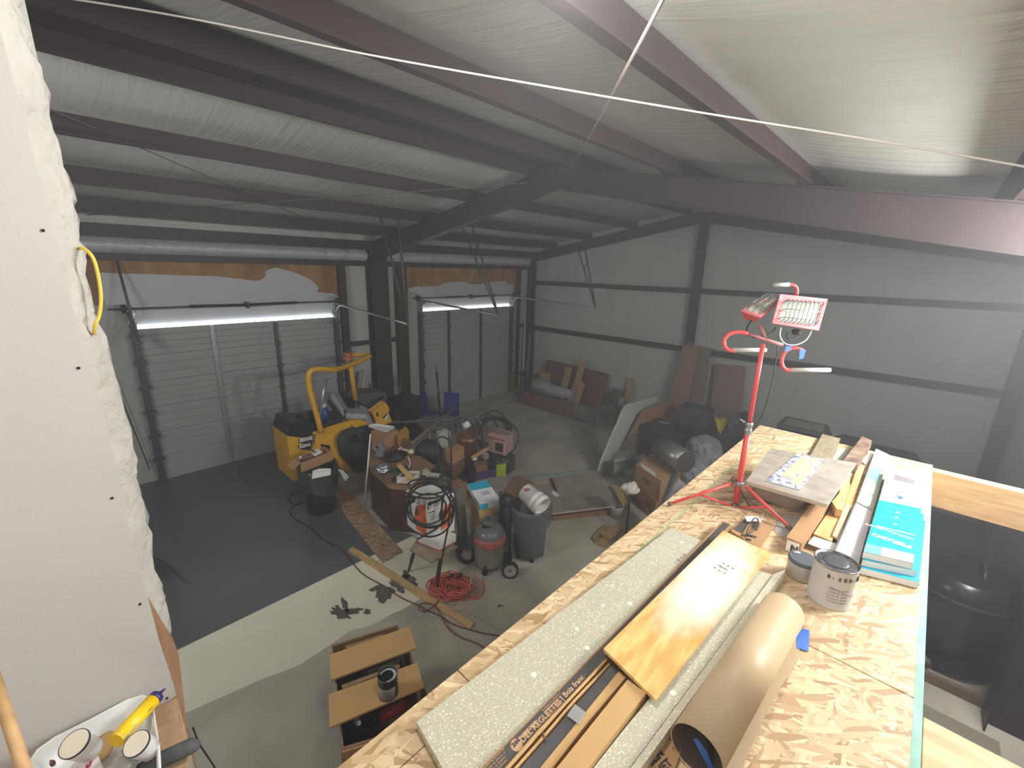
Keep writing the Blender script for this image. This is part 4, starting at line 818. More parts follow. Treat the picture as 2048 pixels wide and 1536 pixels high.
# round table, pole, blue chairs
t0 = A(874, 842, z=.75); c = thing('round_table', (t0.x, t0.y, 0), 'round grey table amid the clutter with black pole standing by it', 'table')
s = MB(); s.lathe([(.0001, -.03), (.43, -.03), (.45, -.015), (.45, .0), (.0001, .005)], t0, n=36); s.build('tabletop', mat('grey_laminate', (104, 106, 106), .4, var=.08), c)
for k in range(4): s = MB(); a = k*pi/2+.4; s.tube([(t0.x+.3*cos(a), t0.y+.3*sin(a), .72), (t0.x+.36*cos(a), t0.y+.36*sin(a), 0)], .014, 8); s.build('leg', GALV, c)
s = MB(); s.tube([A(881, 833, y=t0.y-.1), A(873, 744, y=t0.y)], .024, 8); s.tube([A(873, 744, y=t0.y), A(872, 729, y=t0.y)], .008, 6); single('black_pole', s, BLACK, 'thin black pole with tapering tip standing behind round grey table', 'pole')
def chair(px, py, rz, lab):
    p = A(px, py, z=0); p.z = 0; c = thing('blue_chair', p, lab, 'chair', 'blue plastic chairs behind the round table'); R = Matrix.Rotation(rz, 3, 'Z')
    s = MB(); s.box(p+Z*.44, (.42, .42, .03), R=R, bev=.012); s.build('seat', BLUE, c)
    s = MB(); s.box(p+R@Vector((0, .2, .7)), (.4, .03, .48), R=R@Matrix.Rotation(-.12, 3, 'X'), bev=.012); s.build('backrest', BLUE, c)
    for a, b2 in ((-.18, -.18), (.18, -.18), (-.18, .18), (.18, .18)):
        s = MB(); s.tube([p+R@Vector((a, b2, .43)), p+R@Vector((a*1.15, b2*1.15, 0))], .014, 6); s.build('leg', DARKM, c)
chair(862, 858, .5, 'blue plastic chair left of the black pole, turned toward the door')
chair(900, 860, -.9, 'taller-looking blue plastic chair right of the black pole')
# pipes over the clutter
s = MB(); s.tube([A(782, 845, z=.82), A(962, 837, z=.82)], .028, 8); single('long_pipe', s, mat('dull_pipe', (100, 100, 100), .5, metal=.3), 'long grey pipe lying level across the cluttered table and boxes', 'pipe')
s = MB(); s.tube([A(822, 888, z=.95), A(914, 812, z=1.15)], .024, 8); single('broom_pole', s, mat('brown_pole', (120, 98, 84), .6), 'brownish pole lying diagonally over the level grey pipe', 'pole')
# ---- desk with junk
c = thing('desk', A(770, 1000, z=0), 'dark mahogany desk with tan worn top piled with junk', 'desk')
s = MB(); TP = PZ([(738, 905), (739, 938), (778, 974), (838, 980), (868, 930), (800, 885)], .76); s.prism(TP, (0, 0, -.03)); s.build('top', mat('worn_top', (150, 116, 84), .6, var=.25, vs=6), c)
s = MB(); s.prism([p-Z*.76 for p in TP], (0, 0, .73)); s.build('body', MAHO, c)
s = MB(); P = cb(s, 1.07, .80, (742, 862), (771, 872), (796, 860)); single('carton', s, CARD, 'plain brown carton with white tray on top standing on the mahogany desk', 'box')
s = MB(); q = [p+Z*.004 for p in P]; ob(s, [p+Z*.045 for p in PZ([(737, 855), (773, 866), (789, 857), (751, 851)], 1.075)], .04, .006); single('white_tray', s, WHITE, 'empty white foam tray lying on the plain brown carton', 'tray')
s = MB(); s.prism(PZ([(738, 905), (741, 893), (770, 903), (795, 890), (806, 897), (772, 918)], .80), (0, 0, -.035)); single('flat_carton', s, CARDD, 'flattened brown carton under the carton with white tray', 'box')
s = MB(); P = cb(s, 1.0, .79, (792, 866), (798, 876), (818, 862)); o = single('yellow_carton', s, mat('yellow_card', (196, 152, 58), .6, var=.1), 'yellow carton marked 10 beside the carton with white tray', 'box')
text('print', '10', P[1]-Z*.17+(P[2]-P[1])*.1, P[2]-P[1], Z, .16, INK, o, bold=.004)
s = MB(); s.prism(PZ([(796, 897), (803, 893), (805, 897), (798, 901)], .85), (0, 0, -.02)); single('small_label_box', s, PAPERW, 'tiny white box in front of the yellow carton', 'box')
def lump(name, px, py, z, d, mt, label, cat, seed, amp=.3, n=1, group=None, freq=3):
    p = A(px, py, z=z); s = MB(); s.blob(p+Z*d[2]*.4, d, seed, amp, 24, 16, flat=.8, freq=freq); return single(name, s, mt, label, cat, group)
s = MB(); p = A(762, 918, z=.78); s.blob(p+Z*.09, (.2, .16, .15), 21, .3); s.tube([p+Z*.1, p+Vector((-.08, .06, .2)), p+Vector((-.1, .08, .28))], [.05, .035, .02], 8); s.tube([p+Z*.1, p+Vector((.02, .03, .26)), p+Vector((.04, .05, .33))], [.05, .035, .02], 8); s.tube([p+Z*.1, p+Vector((.08, -.02, .24))], [.05, .025], 8)
single('work_glove', s, mat('grey_glove', (110, 114, 118), .7, bump=.3), 'grey rubber glove heap with fingers up on the desk', 'glove')
lump('foil_ball', 767, 945, .78, (.26, .2, .16), mat('foil', (186, 190, 190), .22, metal=.7, var=.4, vs=16, bump=.9, bs=18), 'crumpled shiny foil bundle at the left desk edge', 'foil', 22, .35, freq=6)
lump('green_bag', 806, 950, .78, (.34, .26, .14), mat('green_bag', (24, 72, 48), .5, bump=.5), 'dark green bag under the wood strip on the desk', 'bag', 23)
lump('black_bundle', 795, 918, .78, (.42, .2, .16), mat('black_bundle', (24, 25, 28), .5, bump=.6), 'black bundle of cloth behind the green bag on the desk', 'bundle', 24)
s = MB(); s.prism([A(793, 930, z=.95), A(800, 926, z=.95), A(828, 955, z=.9), A(820, 962, z=.9)], (0, 0, -.015)); single('wood_strip', s, PINE, 'tan wood strip lying slantwise over the green bag', 'wood strip')
s = MB(); P = PZ([(793, 955), (822, 953), (842, 938), (838, 968), (795, 972)], .90); ob(s, [A(793, 954, z=.9), A(825, 955, z=.9), A(840, 942, z=.9), A(808, 941, z=.9)], .11, .006); single('open_box', s, mat('white_card', (214, 206, 192), .7), 'open white-sided cardboard box at the near desk corner', 'box')
s = MB(); cb(s, .86, .77, (764, 952), (775, 958), (788, 950)); single('small_box', s, CARDD, 'small brown box with white sticker at the left desk edge', 'box')
s = MB(); s.prism([A(x, y, z=.88) for x, y in [(845, 940), (852, 936), (862, 945), (881, 947), (876, 955), (854, 957), (853, 951), (844, 949)]], (0, 0, -.004)); single('printed_leaflet', s, mat('leaflet', (206, 204, 190), .7, col2=(150, 148, 138), vs=40), 'pair of pale printed tags lying right of the open box', 'leaflet')
s = MB(); p = A(822, 903, z=1.0); s.blob(p, (.12, .1, .09), 25, .15); s.tube([p, p+Vector((-.1, .15, .03))], .02, 6); single('door_knob', s, mat('cream_knob', (206, 190, 160), .4), 'cream round knob lying at lower end of the diagonal pole', 'knob')
s = MB(); s.tube(curve([A(815, 912, z=.95), A(820, 925, z=.92), A(818, 935, z=.9)], 4), .01, 6); single('white_strap', s, WHITE, 'thin white strap hanging below cream knob', 'strap')
s = MB(); s.tube([A(728, 1022, z=.01), A(741, 868, y=6.2)], .014, 8); single('white_pole', s, mat('white_pole', (226, 214, 200), .5), 'thin white pole leaning against left side of the mahogany desk', 'pole')
lump('dark_bags', 858, 925, .55, (.5, .45, .5), mat('dark_bag', (30, 28, 30), .6, bump=.6), 'dark stuffed bag between desk and brown cartons', 'bag', 26, .2)
# white panel box, cartons behind
s = MB(); cb(s, 1.0, 0, (873, 862), (878, 866), (896, 860)); o = single('white_panel_box', s, mat('greenish_white', (176, 178, 160), .6), 'tall pale box with one dark hole standing behind the wire hoop', 'box')
q = A(887, 868, y=o.location.y-.2); 
s = MB(); s.lathe([(.0001, .002), (.03, .002), (.03, 0)], A(887, 869, x=A(887, 869, z=.9).x), (-.7, -.7, 0), 12); s.build('dark_hole', BLACK, o)
for k, (zt, zb, L_, N_, R_) in enumerate([(.30, .0, (894, 974), (915, 985), (934, 966)), (.62, .31, (892, 922), (905, 928), (930, 908)), (.86, .63, (892, 900), (905, 906), (928, 893))]):
    s = MB(); P = cb(s, zt, zb, L_, N_, R_); o = single('stacked_carton', s, [CARD, CARDD, CARD][k], ['lowest brown carton marked BEST in the stack behind the ride box', 'middle dented brown carton of the stack behind the large white tool box', 'top brown carton of the stack behind the large white tool box'][k], 'box', 'brown cartons stacked by the desk')
    if k == 0: text('print', 'BEST', P[1]-Z*.2+(P[2]-P[1])*.15, P[2]-P[1], Z, .10, INK, o, bold=.003)
s = MB(); p = A(935, 905, z=.5); p.z = 0; s.lathe([(.14, 0), (.17, .4), (.2, .75), (.22, .87), (.2, .87), (.15, .5)], p, n=20); single('copper_bin', s, mat('copper_brown', (122, 80, 50), .35, metal=.4, var=.3), 'brown coppery bin holding a white can by the hose coil', 'bin')
s = MB(); p = A(933, 850, z=.92); s.lathe([(.0001, -.07), (.07, -.07), (.07, .07), (.06, .07), (.05, .0)], p, (.6, -.5, .4), 18); single('white_can', s, WHITE, 'white can with black rim tipped in the coppery bin', 'can')
s = MB(); p = A(935, 930, z=0)
s = MB(); P = PZ([(937, 936), (950, 946), (990, 938), (984, 927)], .42); ob(s, P, .36, .012); single('purple_crate', s, mat('purple_plastic', (52, 48, 84), .5), 'dark purple plastic crate filled with brown cartons', 'crate')
s = MB(); cb(s, .54, .12, (948, 925), (953, 933), (975, 929)); single('carton_in_crate', s, CARDD, 'brown carton sitting inside the dark purple crate', 'box')
s = MB(); s.prism([A(942, 912, z=.62), A(976, 893, z=.62), A(977, 897, z=.62), A(944, 917, z=.62)], (0, 0, -.03)); single('wood_stick', s, PINE, 'short tan wood stick laid from crate toward the pink box', 'wood strip')
s = MB(); cb(s, .60, .53, (960, 905), (970, 914), (978, 908)); single('small_carton', s, mat('pinkish_card', (170, 150, 136), .7), 'small pinkish carton under the tan wood stick', 'box')
s = MB(); s.blob(A(949, 917, z=.56), (.1, .08, .08), 33, .2); single('paper_wad', s, PAPERW, 'white paper wad under the tan wood stick', 'paper')
s = MB(); cb(s, .36, .02, (991, 929), (993, 931), (1012, 928)); single('lime_box', s, mat('lime', (176, 190, 44), .5), 'bright lime green box beside the purple crate', 'box')
p = A(1003, 925, z=0); p.z = 0; s = MB(); p = A(1003, 945, z=0)
s = MB(); p2 = Vector((p.x+.12, p.y+.1, 0)); s.lathe([(.0001, 0), (.24, 0), (.27, .04), (.27, .1), (.25, .12), (.27, .15), (.27, .28), (.24, .31), (.0001, .32)], p2, n=28); single('plastic_tub', s, mat('smoke_tub', (66, 68, 70), .3, var=.3), 'grey ribbed tub supporting the pink box', 'tub')
s = MB(); P = cb(s, .72, .34, (976, 868), (1012, 877), (1027, 864)); pinkb = single('pink_carton', s, mat('pink_card', (196, 158, 150), .6, var=.1), 'pink and white carton with dark square picture standing on grey tub', 'box')
nn_ = (P[1]-P[0]).cross(Z).normalized(); 
if nn_.dot(FW) > 0: nn_ = -nn_
f = lambda u, v: P[0]+(P[1]-P[0])*u-Z*.38*v+nn_*.002
s = MB(); s.prism([f(.42, .35), f(.85, .35), f(.85, .85), f(.42, .85)], nn_*.002); s.build('dark_picture', mat('dark_pic', (70, 62, 62), .5, var=.6, vs=20), pinkb)
s = MB(); s.prism([f(.05, .08), f(.95, .08), f(.95, .22), f(.05, .22)], nn_*.002); s.build('red_band', mat('dull_red_band', (168, 96, 92), .5), pinkb)
s = MB(); s.prism([p+Z*.002 for p in [P[0]*.7+P[3]*.3, P[1]*.6+P[2]*.4, P[1]*.2+P[2]*.8, P[0]*.2+P[3]*.8]], (0, 0, .002)); s.build('open_top', mat('inner_card', (150, 140, 120), .7, var=.4, vs=12), pinkb)
# hose coil behind
s = MB(); r3 = random.Random(4)
for k in range(9):
    cc = A(985+r3.uniform(-12, 14), 868+r3.uniform(-8, 8), z=.45); ra = r3.uniform(.36, .52); ti = r3.uniform(-.5, .9); ro = r3.uniform(-.6, .6)
    s.tube([cc+Vector((ra*cos(a)*cos(ro)-0*sin(ro), ra*cos(a)*sin(ro)+ra*sin(a)*sin(ti)*.5, ra*sin(a)*.85+.03*sin(3*a+k))) for a in [2*pi*i/28 for i in range(28)]], .016, 6, closed=True)
single('hose_coil', s, mat('black_hose', (44, 46, 42), .5), 'big coil of black hose standing behind the pink box', 'hose')
s = MB()
for px in (955, 968): s.tube(curve([A(px, 905, z=.3), A(px-2, 860, z=.7), A(px-14, 835, z=.95), A(px-30, 838, z=.95), A(px-38, 862, z=.7), A(px-22, 885, z=.5)], 5), .01, 6)
single('wire_frame', s, mat('pale_wire', (136, 132, 126), .4, metal=.4), 'thin pale wire hoops arched above the coppery bin', 'wire hoop')
# ---- power tool box, stool, coil
zt = .98; c0_ = A(853, 1077, z=.60)
c = thing('power_tool_box', (c0_.x+.15, c0_.y+.15, .60), 'large white and orange tool box marked RIDGID with black coil slung around it', 'box')
RW = mat('box_white', (226, 222, 214), .5, var=.03); s = MB(); P = cb(s, HT(c0_, 1001), .60, (812, 981), (853, 1001), (908, 987)); s.build('carton_body', RW, c); zt = P[1].z
l, n_, r_2 = P[0], P[1], P[2]; nr = (r_2-n_).cross(Z).normalized(); nr = nr if nr.dot(FW) < 0 else -nr; nl = (l-n_).cross(Z).normalized(); nl = nl if nl.dot(FW) < 0 else -nl; hh_ = zt-.60
fr = lambda u, v: n_+(r_2-n_)*u-Z*hh_*v+nr*.002
fl_ = lambda u, v: n_+(l-n_)*u-Z*hh_*v+nl*.002
s = MB(); s.prism([fr(.03, .06), fr(.55, .03), fr(.55, .18), fr(.03, .24)], nr*.001); s.build('black_band', BLACK, c)
text('logo_text', 'RIDGID', fr(.07, .225)+nr*.0016, fr(.55, .17)-fr(.07, .225), Z, .062, WHITE, c, bold=.003)
s = MB(); s.prism([fr(.62, .28), fr(.98, .2), fr(.98, .62), fr(.8, .78), fr(.5, .9), fr(.5, .68)], nr*.001); s.build('orange_panel', ORANGE, c)
s = MB(); s.prism([fl_(.04, .12), fl_(.35, .2), fl_(.62, .55), fl_(.55, .9), fl_(.04, .98)], nl*.001); s.build('orange_panel', ORANGE, c)
s = MB(); s.blob(fr(.55, .45)+nr*.0, (.09, .03, .12), 41, .3); s.build('tool_picture', mat('tool_pic', (96, 84, 84), .5, var=.5, vs=18), c)
s = MB(); s.blob(fl_(.45, .38), (.09, .03, .14), 42, .3); s.build('tool_picture', mat('tool_pic', (0, 0, 0)), c)
for k, v in enumerate((.32, .38, .44, .50)):
    s = MB(); s.prism([fr(.06, v), fr(.3, v-.012), fr(.3, v+.015), fr(.06, v+.025)], nr*.001); s.build('small_print', [BLACK, INKL, INKL, INKL][k], c)
text('side_text', 'BUILT', fl_(.97, .2)+nl*.001, -Z, (n_-l)*-1, .06, INK, c, bold=.001)
s = MB(); P2 = cb(s, .595, .47, (836, 1070), (878, 1086), (912, 1068)); o = single('small_white_box', s, RW, 'smaller white box with red bottom stripe under the RIDGID box', 'box')
n2, r2_, l2_ = P2[1], P2[2], P2[0]; s = MB(); s.prism([l2_-Z*.105+nl*.002, n2-Z*.105+nl*.002, n2-Z*.12+nl*.002, l2_-Z*.12+nl*.002], nl*.001); s.build('red_stripe', mat('red_stripe', (190, 40, 44), .5), o)
s = MB(); s.prism([r2_-Z*.105+nr*.002, n2-Z*.105+nr*.002, n2-Z*.12+nr*.002, r2_-Z*.12+nr*.002], nr*.001); s.build('red_stripe', mat('red_stripe', (0, 0, 0)), o)
s = MB(); dN = dep(n_)-.03; r3 = random.Random(8)
for k in range(5):
    cx_, cy_ = 858+r3.uniform(-4, 4), 1014+r3.uniform(-6, 6); rx, ry = 50-k*3, 56-k*6+r3.uniform(-3, 3)
    if k == 3: ry = 17; cy_ = 972
    s.tube([Qd(cx_+rx*cos(a)*(1+.06*sin(3*a+k)), cy_+ry*sin(a)*(1+.05*sin(2*a+k)), dN-.07-.02*k+.10*abs(cos(a))) for a in [2*pi*i/36 for i in range(36)]], .012, 8, closed=True)
for a_ in ([(880, 1040), (888, 990), (900, 965), (903, 985)], [(812, 985), (830, 994), (870, 996), (905, 982)], [(905, 1000), (880, 1050), (850, 1070), (835, 1078)]):
    s.tube(curve([Qd(px, py, dN-.1) for px, py in a_], 5), .012, 8)
s.blob(Qd(822, 1000, dN-.1), (.12, .08, .1), 44, .4)
single('black_cable_coil', s, BLACK, 'thick black cable coiled around the white and orange box', 'cable')
# stool with wooden seat, dark legs
sz = .46; c = thing('step_stool', A(855, 1140, z=0), 'old stool with worn wooden seat and dark green splayed legs', 'stool')
s = MB(); SP = PZ([(820, 1098), (840, 1070), (915, 1092), (864, 1124)], sz); s.prism(SP, (0, 0, -.03)); s.build('seat', mat('worn_seat', (150, 132, 106), .7, var=.2, vs=6), c)
LG = mat('dark_green_paint', (52, 56, 48), .5, var=.2)
for a, b2 in (((829, 1100), (817, 1143)), ((885, 1100), (870, 1172)), ((842, 1075), (840, 1095)), ((910, 1085), (925, 1105))):
    s = MB(); p = A(*a, z=sz-.03); q = A(*b2, z=0); s.tube([p, (p*2+q)/3+Vector((-.01, -.01, 0)), q], [.02, .026, .014], 8); s.build('leg', LG, c)
s = MB(); s.tube([A(884, 1105, z=sz-.1), A(868, 1122, z=sz-.15)], .012, 6); s.build('brace', LG, c)
s = MB(); b0 = A(874, 1176, z=.02); dd = dep(b0); s.tube(curve([b0, Qd(889, 1090, dd-.16), Qd(898, 1040, dd-.2), Qd(902, 950, dd-.2), Qd(902, 900, dd-.2), Qd(896, 880, dd-.2), Qd(885, 874, dd-.2), Qd(874, 879, dd-.2), Qd(876, 900, dd-.2), Qd(877, 935, dd-.2)], 5), .011, 8)
single('bent_black_bar', s, BLACK, 'tall thin black bar bent into hook, standing beside the RIDGID box', 'bar')
# ---- small cabinet with teal box
s = MB(); P = cb(s, .70, 0, (942, 1000), (958, 1024), (990, 1016)); o = single('small_cabinet', s, mat('tan_cabinet', (196, 156, 98), .5, var=.05), 'small tan cabinet under the teal and white box', 'cabinet')
s = MB(); P = cb(s, .79, .705, (935, 968), (959, 1009), (1001, 1000)); o = single('teal_carton', s, mat('pack_white', (0, 0, 0)), 'teal and white flooring box standing on small tan cabinet', 'box')
L2, N2, R2 = P[0], P[1], P[2]; K2 = P[3]; s = MB(); s.prism([p+Z*.002 for p in [L2, L2+(N2-L2)*.36, K2+(R2-K2)*.36, K2]], (0, 0, .001)); s.build('teal_print', TEAL, o)
nr2 = (R2-N2).cross(Z).normalized(); nr2 = nr2 if nr2.dot(FW) < 0 else -nr2
s = MB(); s.prism([N2+nr2*.002, N2+(R2-N2)*.42+nr2*.002, N2+(R2-N2)*.42+nr2*.002-Z*.085, N2+nr2*.002-Z*.085], nr2*.001); s.build('teal_end', TEAL, o)
for u in (.5, .56, .62): s = MB(); a = L2+(N2-L2)*u; b2 = K2+(R2-K2)*u; s.prism([a+(b2-a)*.35+Z*.002, a+(b2-a)*.75+Z*.002, a+(b2-a)*.75+(N2-L2)*.03+Z*.002, a+(b2-a)*.35+(N2-L2)*.03+Z*.002], (0, 0, .001)); s.build('print_block', INKL, o)
s = MB(); s.prism([A(x, y, z=0)+Z*0 for x, y in [(918, 1096), (932, 1090), (938, 1093), (924, 1100)]], (.1, .25, .85)); single('grey_board', s, mat('grey_board', (104, 98, 86), .7, var=.2), 'dusty grey board leaning between stool and tan cabinet', 'board')
# ---- shop vacuum
v0 = Vector((3.70, 3.84, 0)); c = thing('shop_vacuum', v0, 'dusty grey and red shop vacuum with large rear wheel', 'vacuum')
VG = mat('vac_grey', (156, 148, 138), .55, var=.12); VR = mat('vac_red', (186, 92, 80), .5, var=.15)
s = MB(); s.lathe([(.0001, .06), (.19, .06), (.20, .09), (.215, .41), (.225, .42)], v0, n=32); s.build('drum', VG, c)
s = MB(); s.lathe([(.225, .41), (.235, .43), (.235, .47), (.22, .50), (.205, .51)], v0, n=32); s.build('red_collar', VR, c)
s = MB(); s.lathe([(.212, .50), (.208, .54), (.185, .59), (.13, .625), (.0001, .63)], v0, n=28); s.build('lid', mat('vac_dome', (120, 118, 122), .25, var=.2), c)
s = MB(); s.box(v0+Vector((.03, .05, .66)), (.22, .16, .08), .6, bev=.03); s.build('motor_housing', mat('vac_top', (92, 94, 88), .5), c)
s = MB(); s.lathe([(.0001, .001), (.02, .001), (.02, 0)], v0+Vector((.03, .05, .702)), n=12); s.build('switch', BLACK, c)
s = MB(); s.box(v0+Vector((-.09, -.03, .60)), (.14, .12, .03), .75, R=Matrix.Rotation(.78, 3, 'Z')@Matrix.Rotation(-.4, 3, 'Y'), bev=.01); s.build('air_vent', DARKM, c)
dl = Vector((-.68, -.73, 0)); s = MB(); s.box(v0+dl*.235+Z*.46, (.02, .11, .1), R=Matrix.Rotation(math.atan2(dl.y, dl.x), 3, 'Z'), bev=.008); s.build('latch', VR, c)
w0_ = A(1020, 1140, z=.11); s = MB(); s.lathe([(.02, -.02), (.08, -.02), (.085, -.028), (.115, -.025), (.118, 0), (.115, .025), (.085, .028), (.08, .02), (.02, .02)], w0_, (-.62, -.68, .12), 28, mis=[1, 1, 0, 0, 0, 0, 1, 1]); s.build('rear_wheel', [RUBBER, mat('hub_grey', (170, 166, 158), .5)], c)
s = MB(); p = A(970, 1140, z=.08); s.tube([p+Z*.04, p], .02, 8); s.lathe([(.02, -.02), (.04, -.02), (.04, .02), (.02, .02)], p-Z*.04, (1, .4, 0), 12); s.build('caster', DARKM, c)
s = MB(); s.tube(curve([v0+Vector((-.12, .19, .50)), A(938, 1078, z=.46), A(920, 1076, z=.4), A(913, 1092, z=.2), A(922, 1118, z=.06), A(938, 1124, z=.05), A(948, 1112, z=.08), A(946, 1095, z=.3)], 6), .03, 10); s.build('hose', mat('vac_hose', (46, 46, 46), .5), c)
s = MB(); s.tube(curve([A(880, 1110, z=.2), A(893, 1085, z=.4), A(908, 1072, z=.48), A(926, 1070, z=.5)], 5), .022, 8); s.build('wand', mat('vac_wand', (58, 56, 50), .5), c)
# dark hand truck with bundled bag
s = MB(); h0 = A(1000, 1110, z=0)+Vector((.0, 0, 0)); h1_ = A(1019, 1117, z=0)
for q in (h0, h1_):
    q = Vector((q.x, q.y, 0)); s.tube([q, q+Z*.9, q+Vector((.03, .05, 1.0))], .016, 8)
for zz_ in (.2, .5, .8): s.tube([h0+Z*zz_, h1_+Z*zz_], .012, 6)
hm = (h0+h1_)/2; s.box(hm+Vector((-.05, -.05, .03)), (.2, .25, .02), -.8); s.blob(hm+Z*.62, (.16, .2, .62), 51, .25); s.blob(hm+Z*.9, (.2, .2, .22), 52, .3)
single('hand_truck', s, mat('dark_cart', (46, 36, 36), .5, var=.3, bump=.4), 'dark upright hand truck with bundled bag between vacuum and grey barrel', 'hand truck')
# grey barrel with liner and white bucket
g0 = Vector((4.28, 3.60, 0)); c = thing('grey_barrel', g0, 'grey plastic trash barrel with clear liner and castors, white bucket inside', 'trash can')
s = MB(); s.lathe([(.0001, .06), (.2, .06), (.22, .09), (.235, .4), (.255, .76), (.275, .77), (.28, .81), (.265, .82), (.24, .79), (.2, .1)], g0, n=36)
s.build('barrel_body', GREYB, c)
for k in range(5): s = MB(); a = k*2*pi/5-2.2; s.lathe([(.0001, -.015), (.03, -.015), (.03, .015), (.0001, .015)], g0+Vector((.19*cos(a), .19*sin(a), .03)), (sin(a), cos(a), 0), 12); s.build('caster', DARKM, c)
s = MB(); P = []; rr = random.Random(6)
for i, (r, h) in enumerate([(.2, .74), (.272, .80), (.292, .83), (.296, .78), (.292, .68), (.29, .58), (.285, .50)]):
    P.append([g0+Vector(((r+.012*sin(7*a+i)+.006*sin(17*a))*cos(a), (r+.012*sin(7*a+i)+.006*sin(17*a))*sin(a), h+(.04*sin(3*a+.5)+.02*sin(8*a))*(i/6))) for a in [2*pi*j/48 for j in range(48)]])
s.grid(P, 0, True, True); s.build('clear_liner', mat('grey_liner', (120, 124, 128), .15, alpha=.55, spec=.8, var=.3, vs=10), c)
s = MB(); q0 = Qd(1050, 982, dep(g0+Z*.9)+.0); q1 = Qd(1086, 1014, dep(g0+Z*.9)-.22); axb = (q1-q0).normalized(); Lb = (q1-q0).length
s.lathe([(.0001, 0), (.12, 0), (.125, .01), (.135, Lb*.55), (.148, Lb*.58), (.148, Lb*.64), (.14, Lb*.66), (.142, Lb*.8), (.152, Lb*.82), (.152, Lb*.86), (.144, Lb*.88), (.146, Lb), (.138, Lb), (.12, .03), (.0001, .03)], q0, axb, 32)
o = single('white_bucket', s, mat('bucket_white', (214, 210, 204), .4, var=.08), 'white plastic bucket tipped sideways in top of the grey barrel', 'bucket')
s = MB(); s.lathe([(.0001, .032), (.018, .032), (.018, .03)], q0, axb, 12); s.build('red_spot', mat('red_spot', (150, 40, 44), .5), o)
s = MB(); s.tube([Qd(1040, 978, dep(q0)-.12), Qd(1062, 985, dep(q0)-.15)], .0, 6) if False else s.prism([Qd(1046, 978, dep(q0)-.14), Qd(1056, 976, dep(q0)-.14), Qd(1066, 985, dep(q0)-.17), Qd(1058, 989, dep(q0)-.17)], FW*.002); s.build('red_label', mat('red_label', (150, 52, 60), .5), o)
# ---- slab on pallet
pb = A(1111, 1052, z=0); zt = max(.16, HT(pb, 1023)); c = thing('pallet', pb, 'low wooden pallet under the stone-look slabs', 'pallet')
s = MB(); SPp = PZ([(948, 957), (1196, 940), (1249, 1007), (1105, 1024), (985, 1030)], zt); ctr = sum(SPp, Vector())/5
PL = [ctr+(p-ctr)*.93 for p in PZ([(952, 960), (1194, 943), (1246, 1007), (1040, 1030)], zt-.05)]
for k in range(6):
    t = k/6; a, b2 = PL[0]+(PL[1]-PL[0])*t, PL[3]+(PL[2]-PL[3])*t; w_ = (PL[1]-PL[0])/6*.6; s.prism([a, b2, b2+w_, a+w_], (0, 0, -.02))
for t in (.02, .5, .95): a, b2 = PL[0]+(PL[3]-PL[0])*t, PL[1]+(PL[2]-PL[1])*t; w_ = (PL[3]-PL[0])*.035; s.prism([Vector((p.x, p.y, 0)) for p in (a, b2, b2+w_, a+w_)], (0, 0, zt-.071))
s.build('pallet_frame', mat('pallet_wood', (150, 112, 84), .75, var=.2), c)
s = MB(); s.prism([p-Z*.026 for p in SPp], (0, 0, -.022)); single('slab', s, mat('slab_pale', (196, 190, 180), .6), 'lower pale slab of the pair on the pallet', 'slab', 'slabs on the pallet')
s = MB(); s.prism(SPp, (0, 0, -.024)); single('slab', s, mat('dusty_slab', (152, 140, 128), .6, col2=(128, 116, 106), vs=3, detail=8), 'upper dusty brown stone-look slab carrying brush and brown board', 'slab', 'slabs on the pallet')
s = MB(); s.prism(PZ([(1058, 954), (1176, 936), (1179, 941), (1062, 959)], zt+.02), (0, 0, -.018)); single('glass_strip', s, mat('glass_green', (132, 150, 140), .3), 'pale green glass strip along far edge of the upper slab', 'glass')
s = MB(); s.prism(PZ([(1006, 984), (1033, 951), (1066, 963), (1044, 996)], zt+.03), (0, 0, -.025)); single('brown_board', s, mat('brown_card', (128, 100, 72), .7), 'square brown board lying on slab above the white bucket', 'board')
s = MB(); s.prism(PZ([(1070, 962), (1098, 959), (1097, 968), (1070, 970)], zt+.006), (0, 0, -.004)); single('tan_paper', s, mat('tan_paper', (168, 150, 112), .7), 'small tan paper lying on the upper slab', 'paper')
c = thing('paint_brush', A(1110, 972, z=zt), 'dark handled brush with pale bristles lying on the upper slab', 'brush')
s = MB(); s.tube(PZ([(1103, 957), (1108, 972), (1113, 982)], zt+.02), [.018, .02, .014], 8); s.build('handle', BLACK, c)
s = MB(); s.prism(PZ([(1104, 982), (1110, 982), (1118, 990), (1114, 993), (1105, 988)], zt+.02), (0, 0, -.015)); s.build('bristles', WHITE, c)
s = MB(); p = A(1236, 1042, z=0); s.lathe([(.0001, 0), (.1, 0), (.12, .2), (.125, .22), (.11, .22)], (p.x+.1, p.y+.1, 0), n=24); single('plastic_pail', s, mat('pail_white', (196, 192, 184), .5), 'pale plastic pail under right corner of the slabs', 'pail')
# mop
p = A(1252, 1070, z=0); c = thing('mop', p, 'upturned mop with white string head and dark pole by the platform', 'mop'); zm = HT(p, 985)
s = MB(); s.tube([p, Vector((p.x, p.y, zm))], .014, 8); s.build('pole', DARKM, c)
s = MB(); m0 = Qd(1262, 977, dep(Vector((p.x, p.y, zm)))); s.blob(m0, (.26, .24, .19), 61, .25, 30, 20, freq=7); s.build('mop_head', mat('mop_white', (220, 214, 200), .8, var=.2, vs=18, bump=.8, bs=30), c)
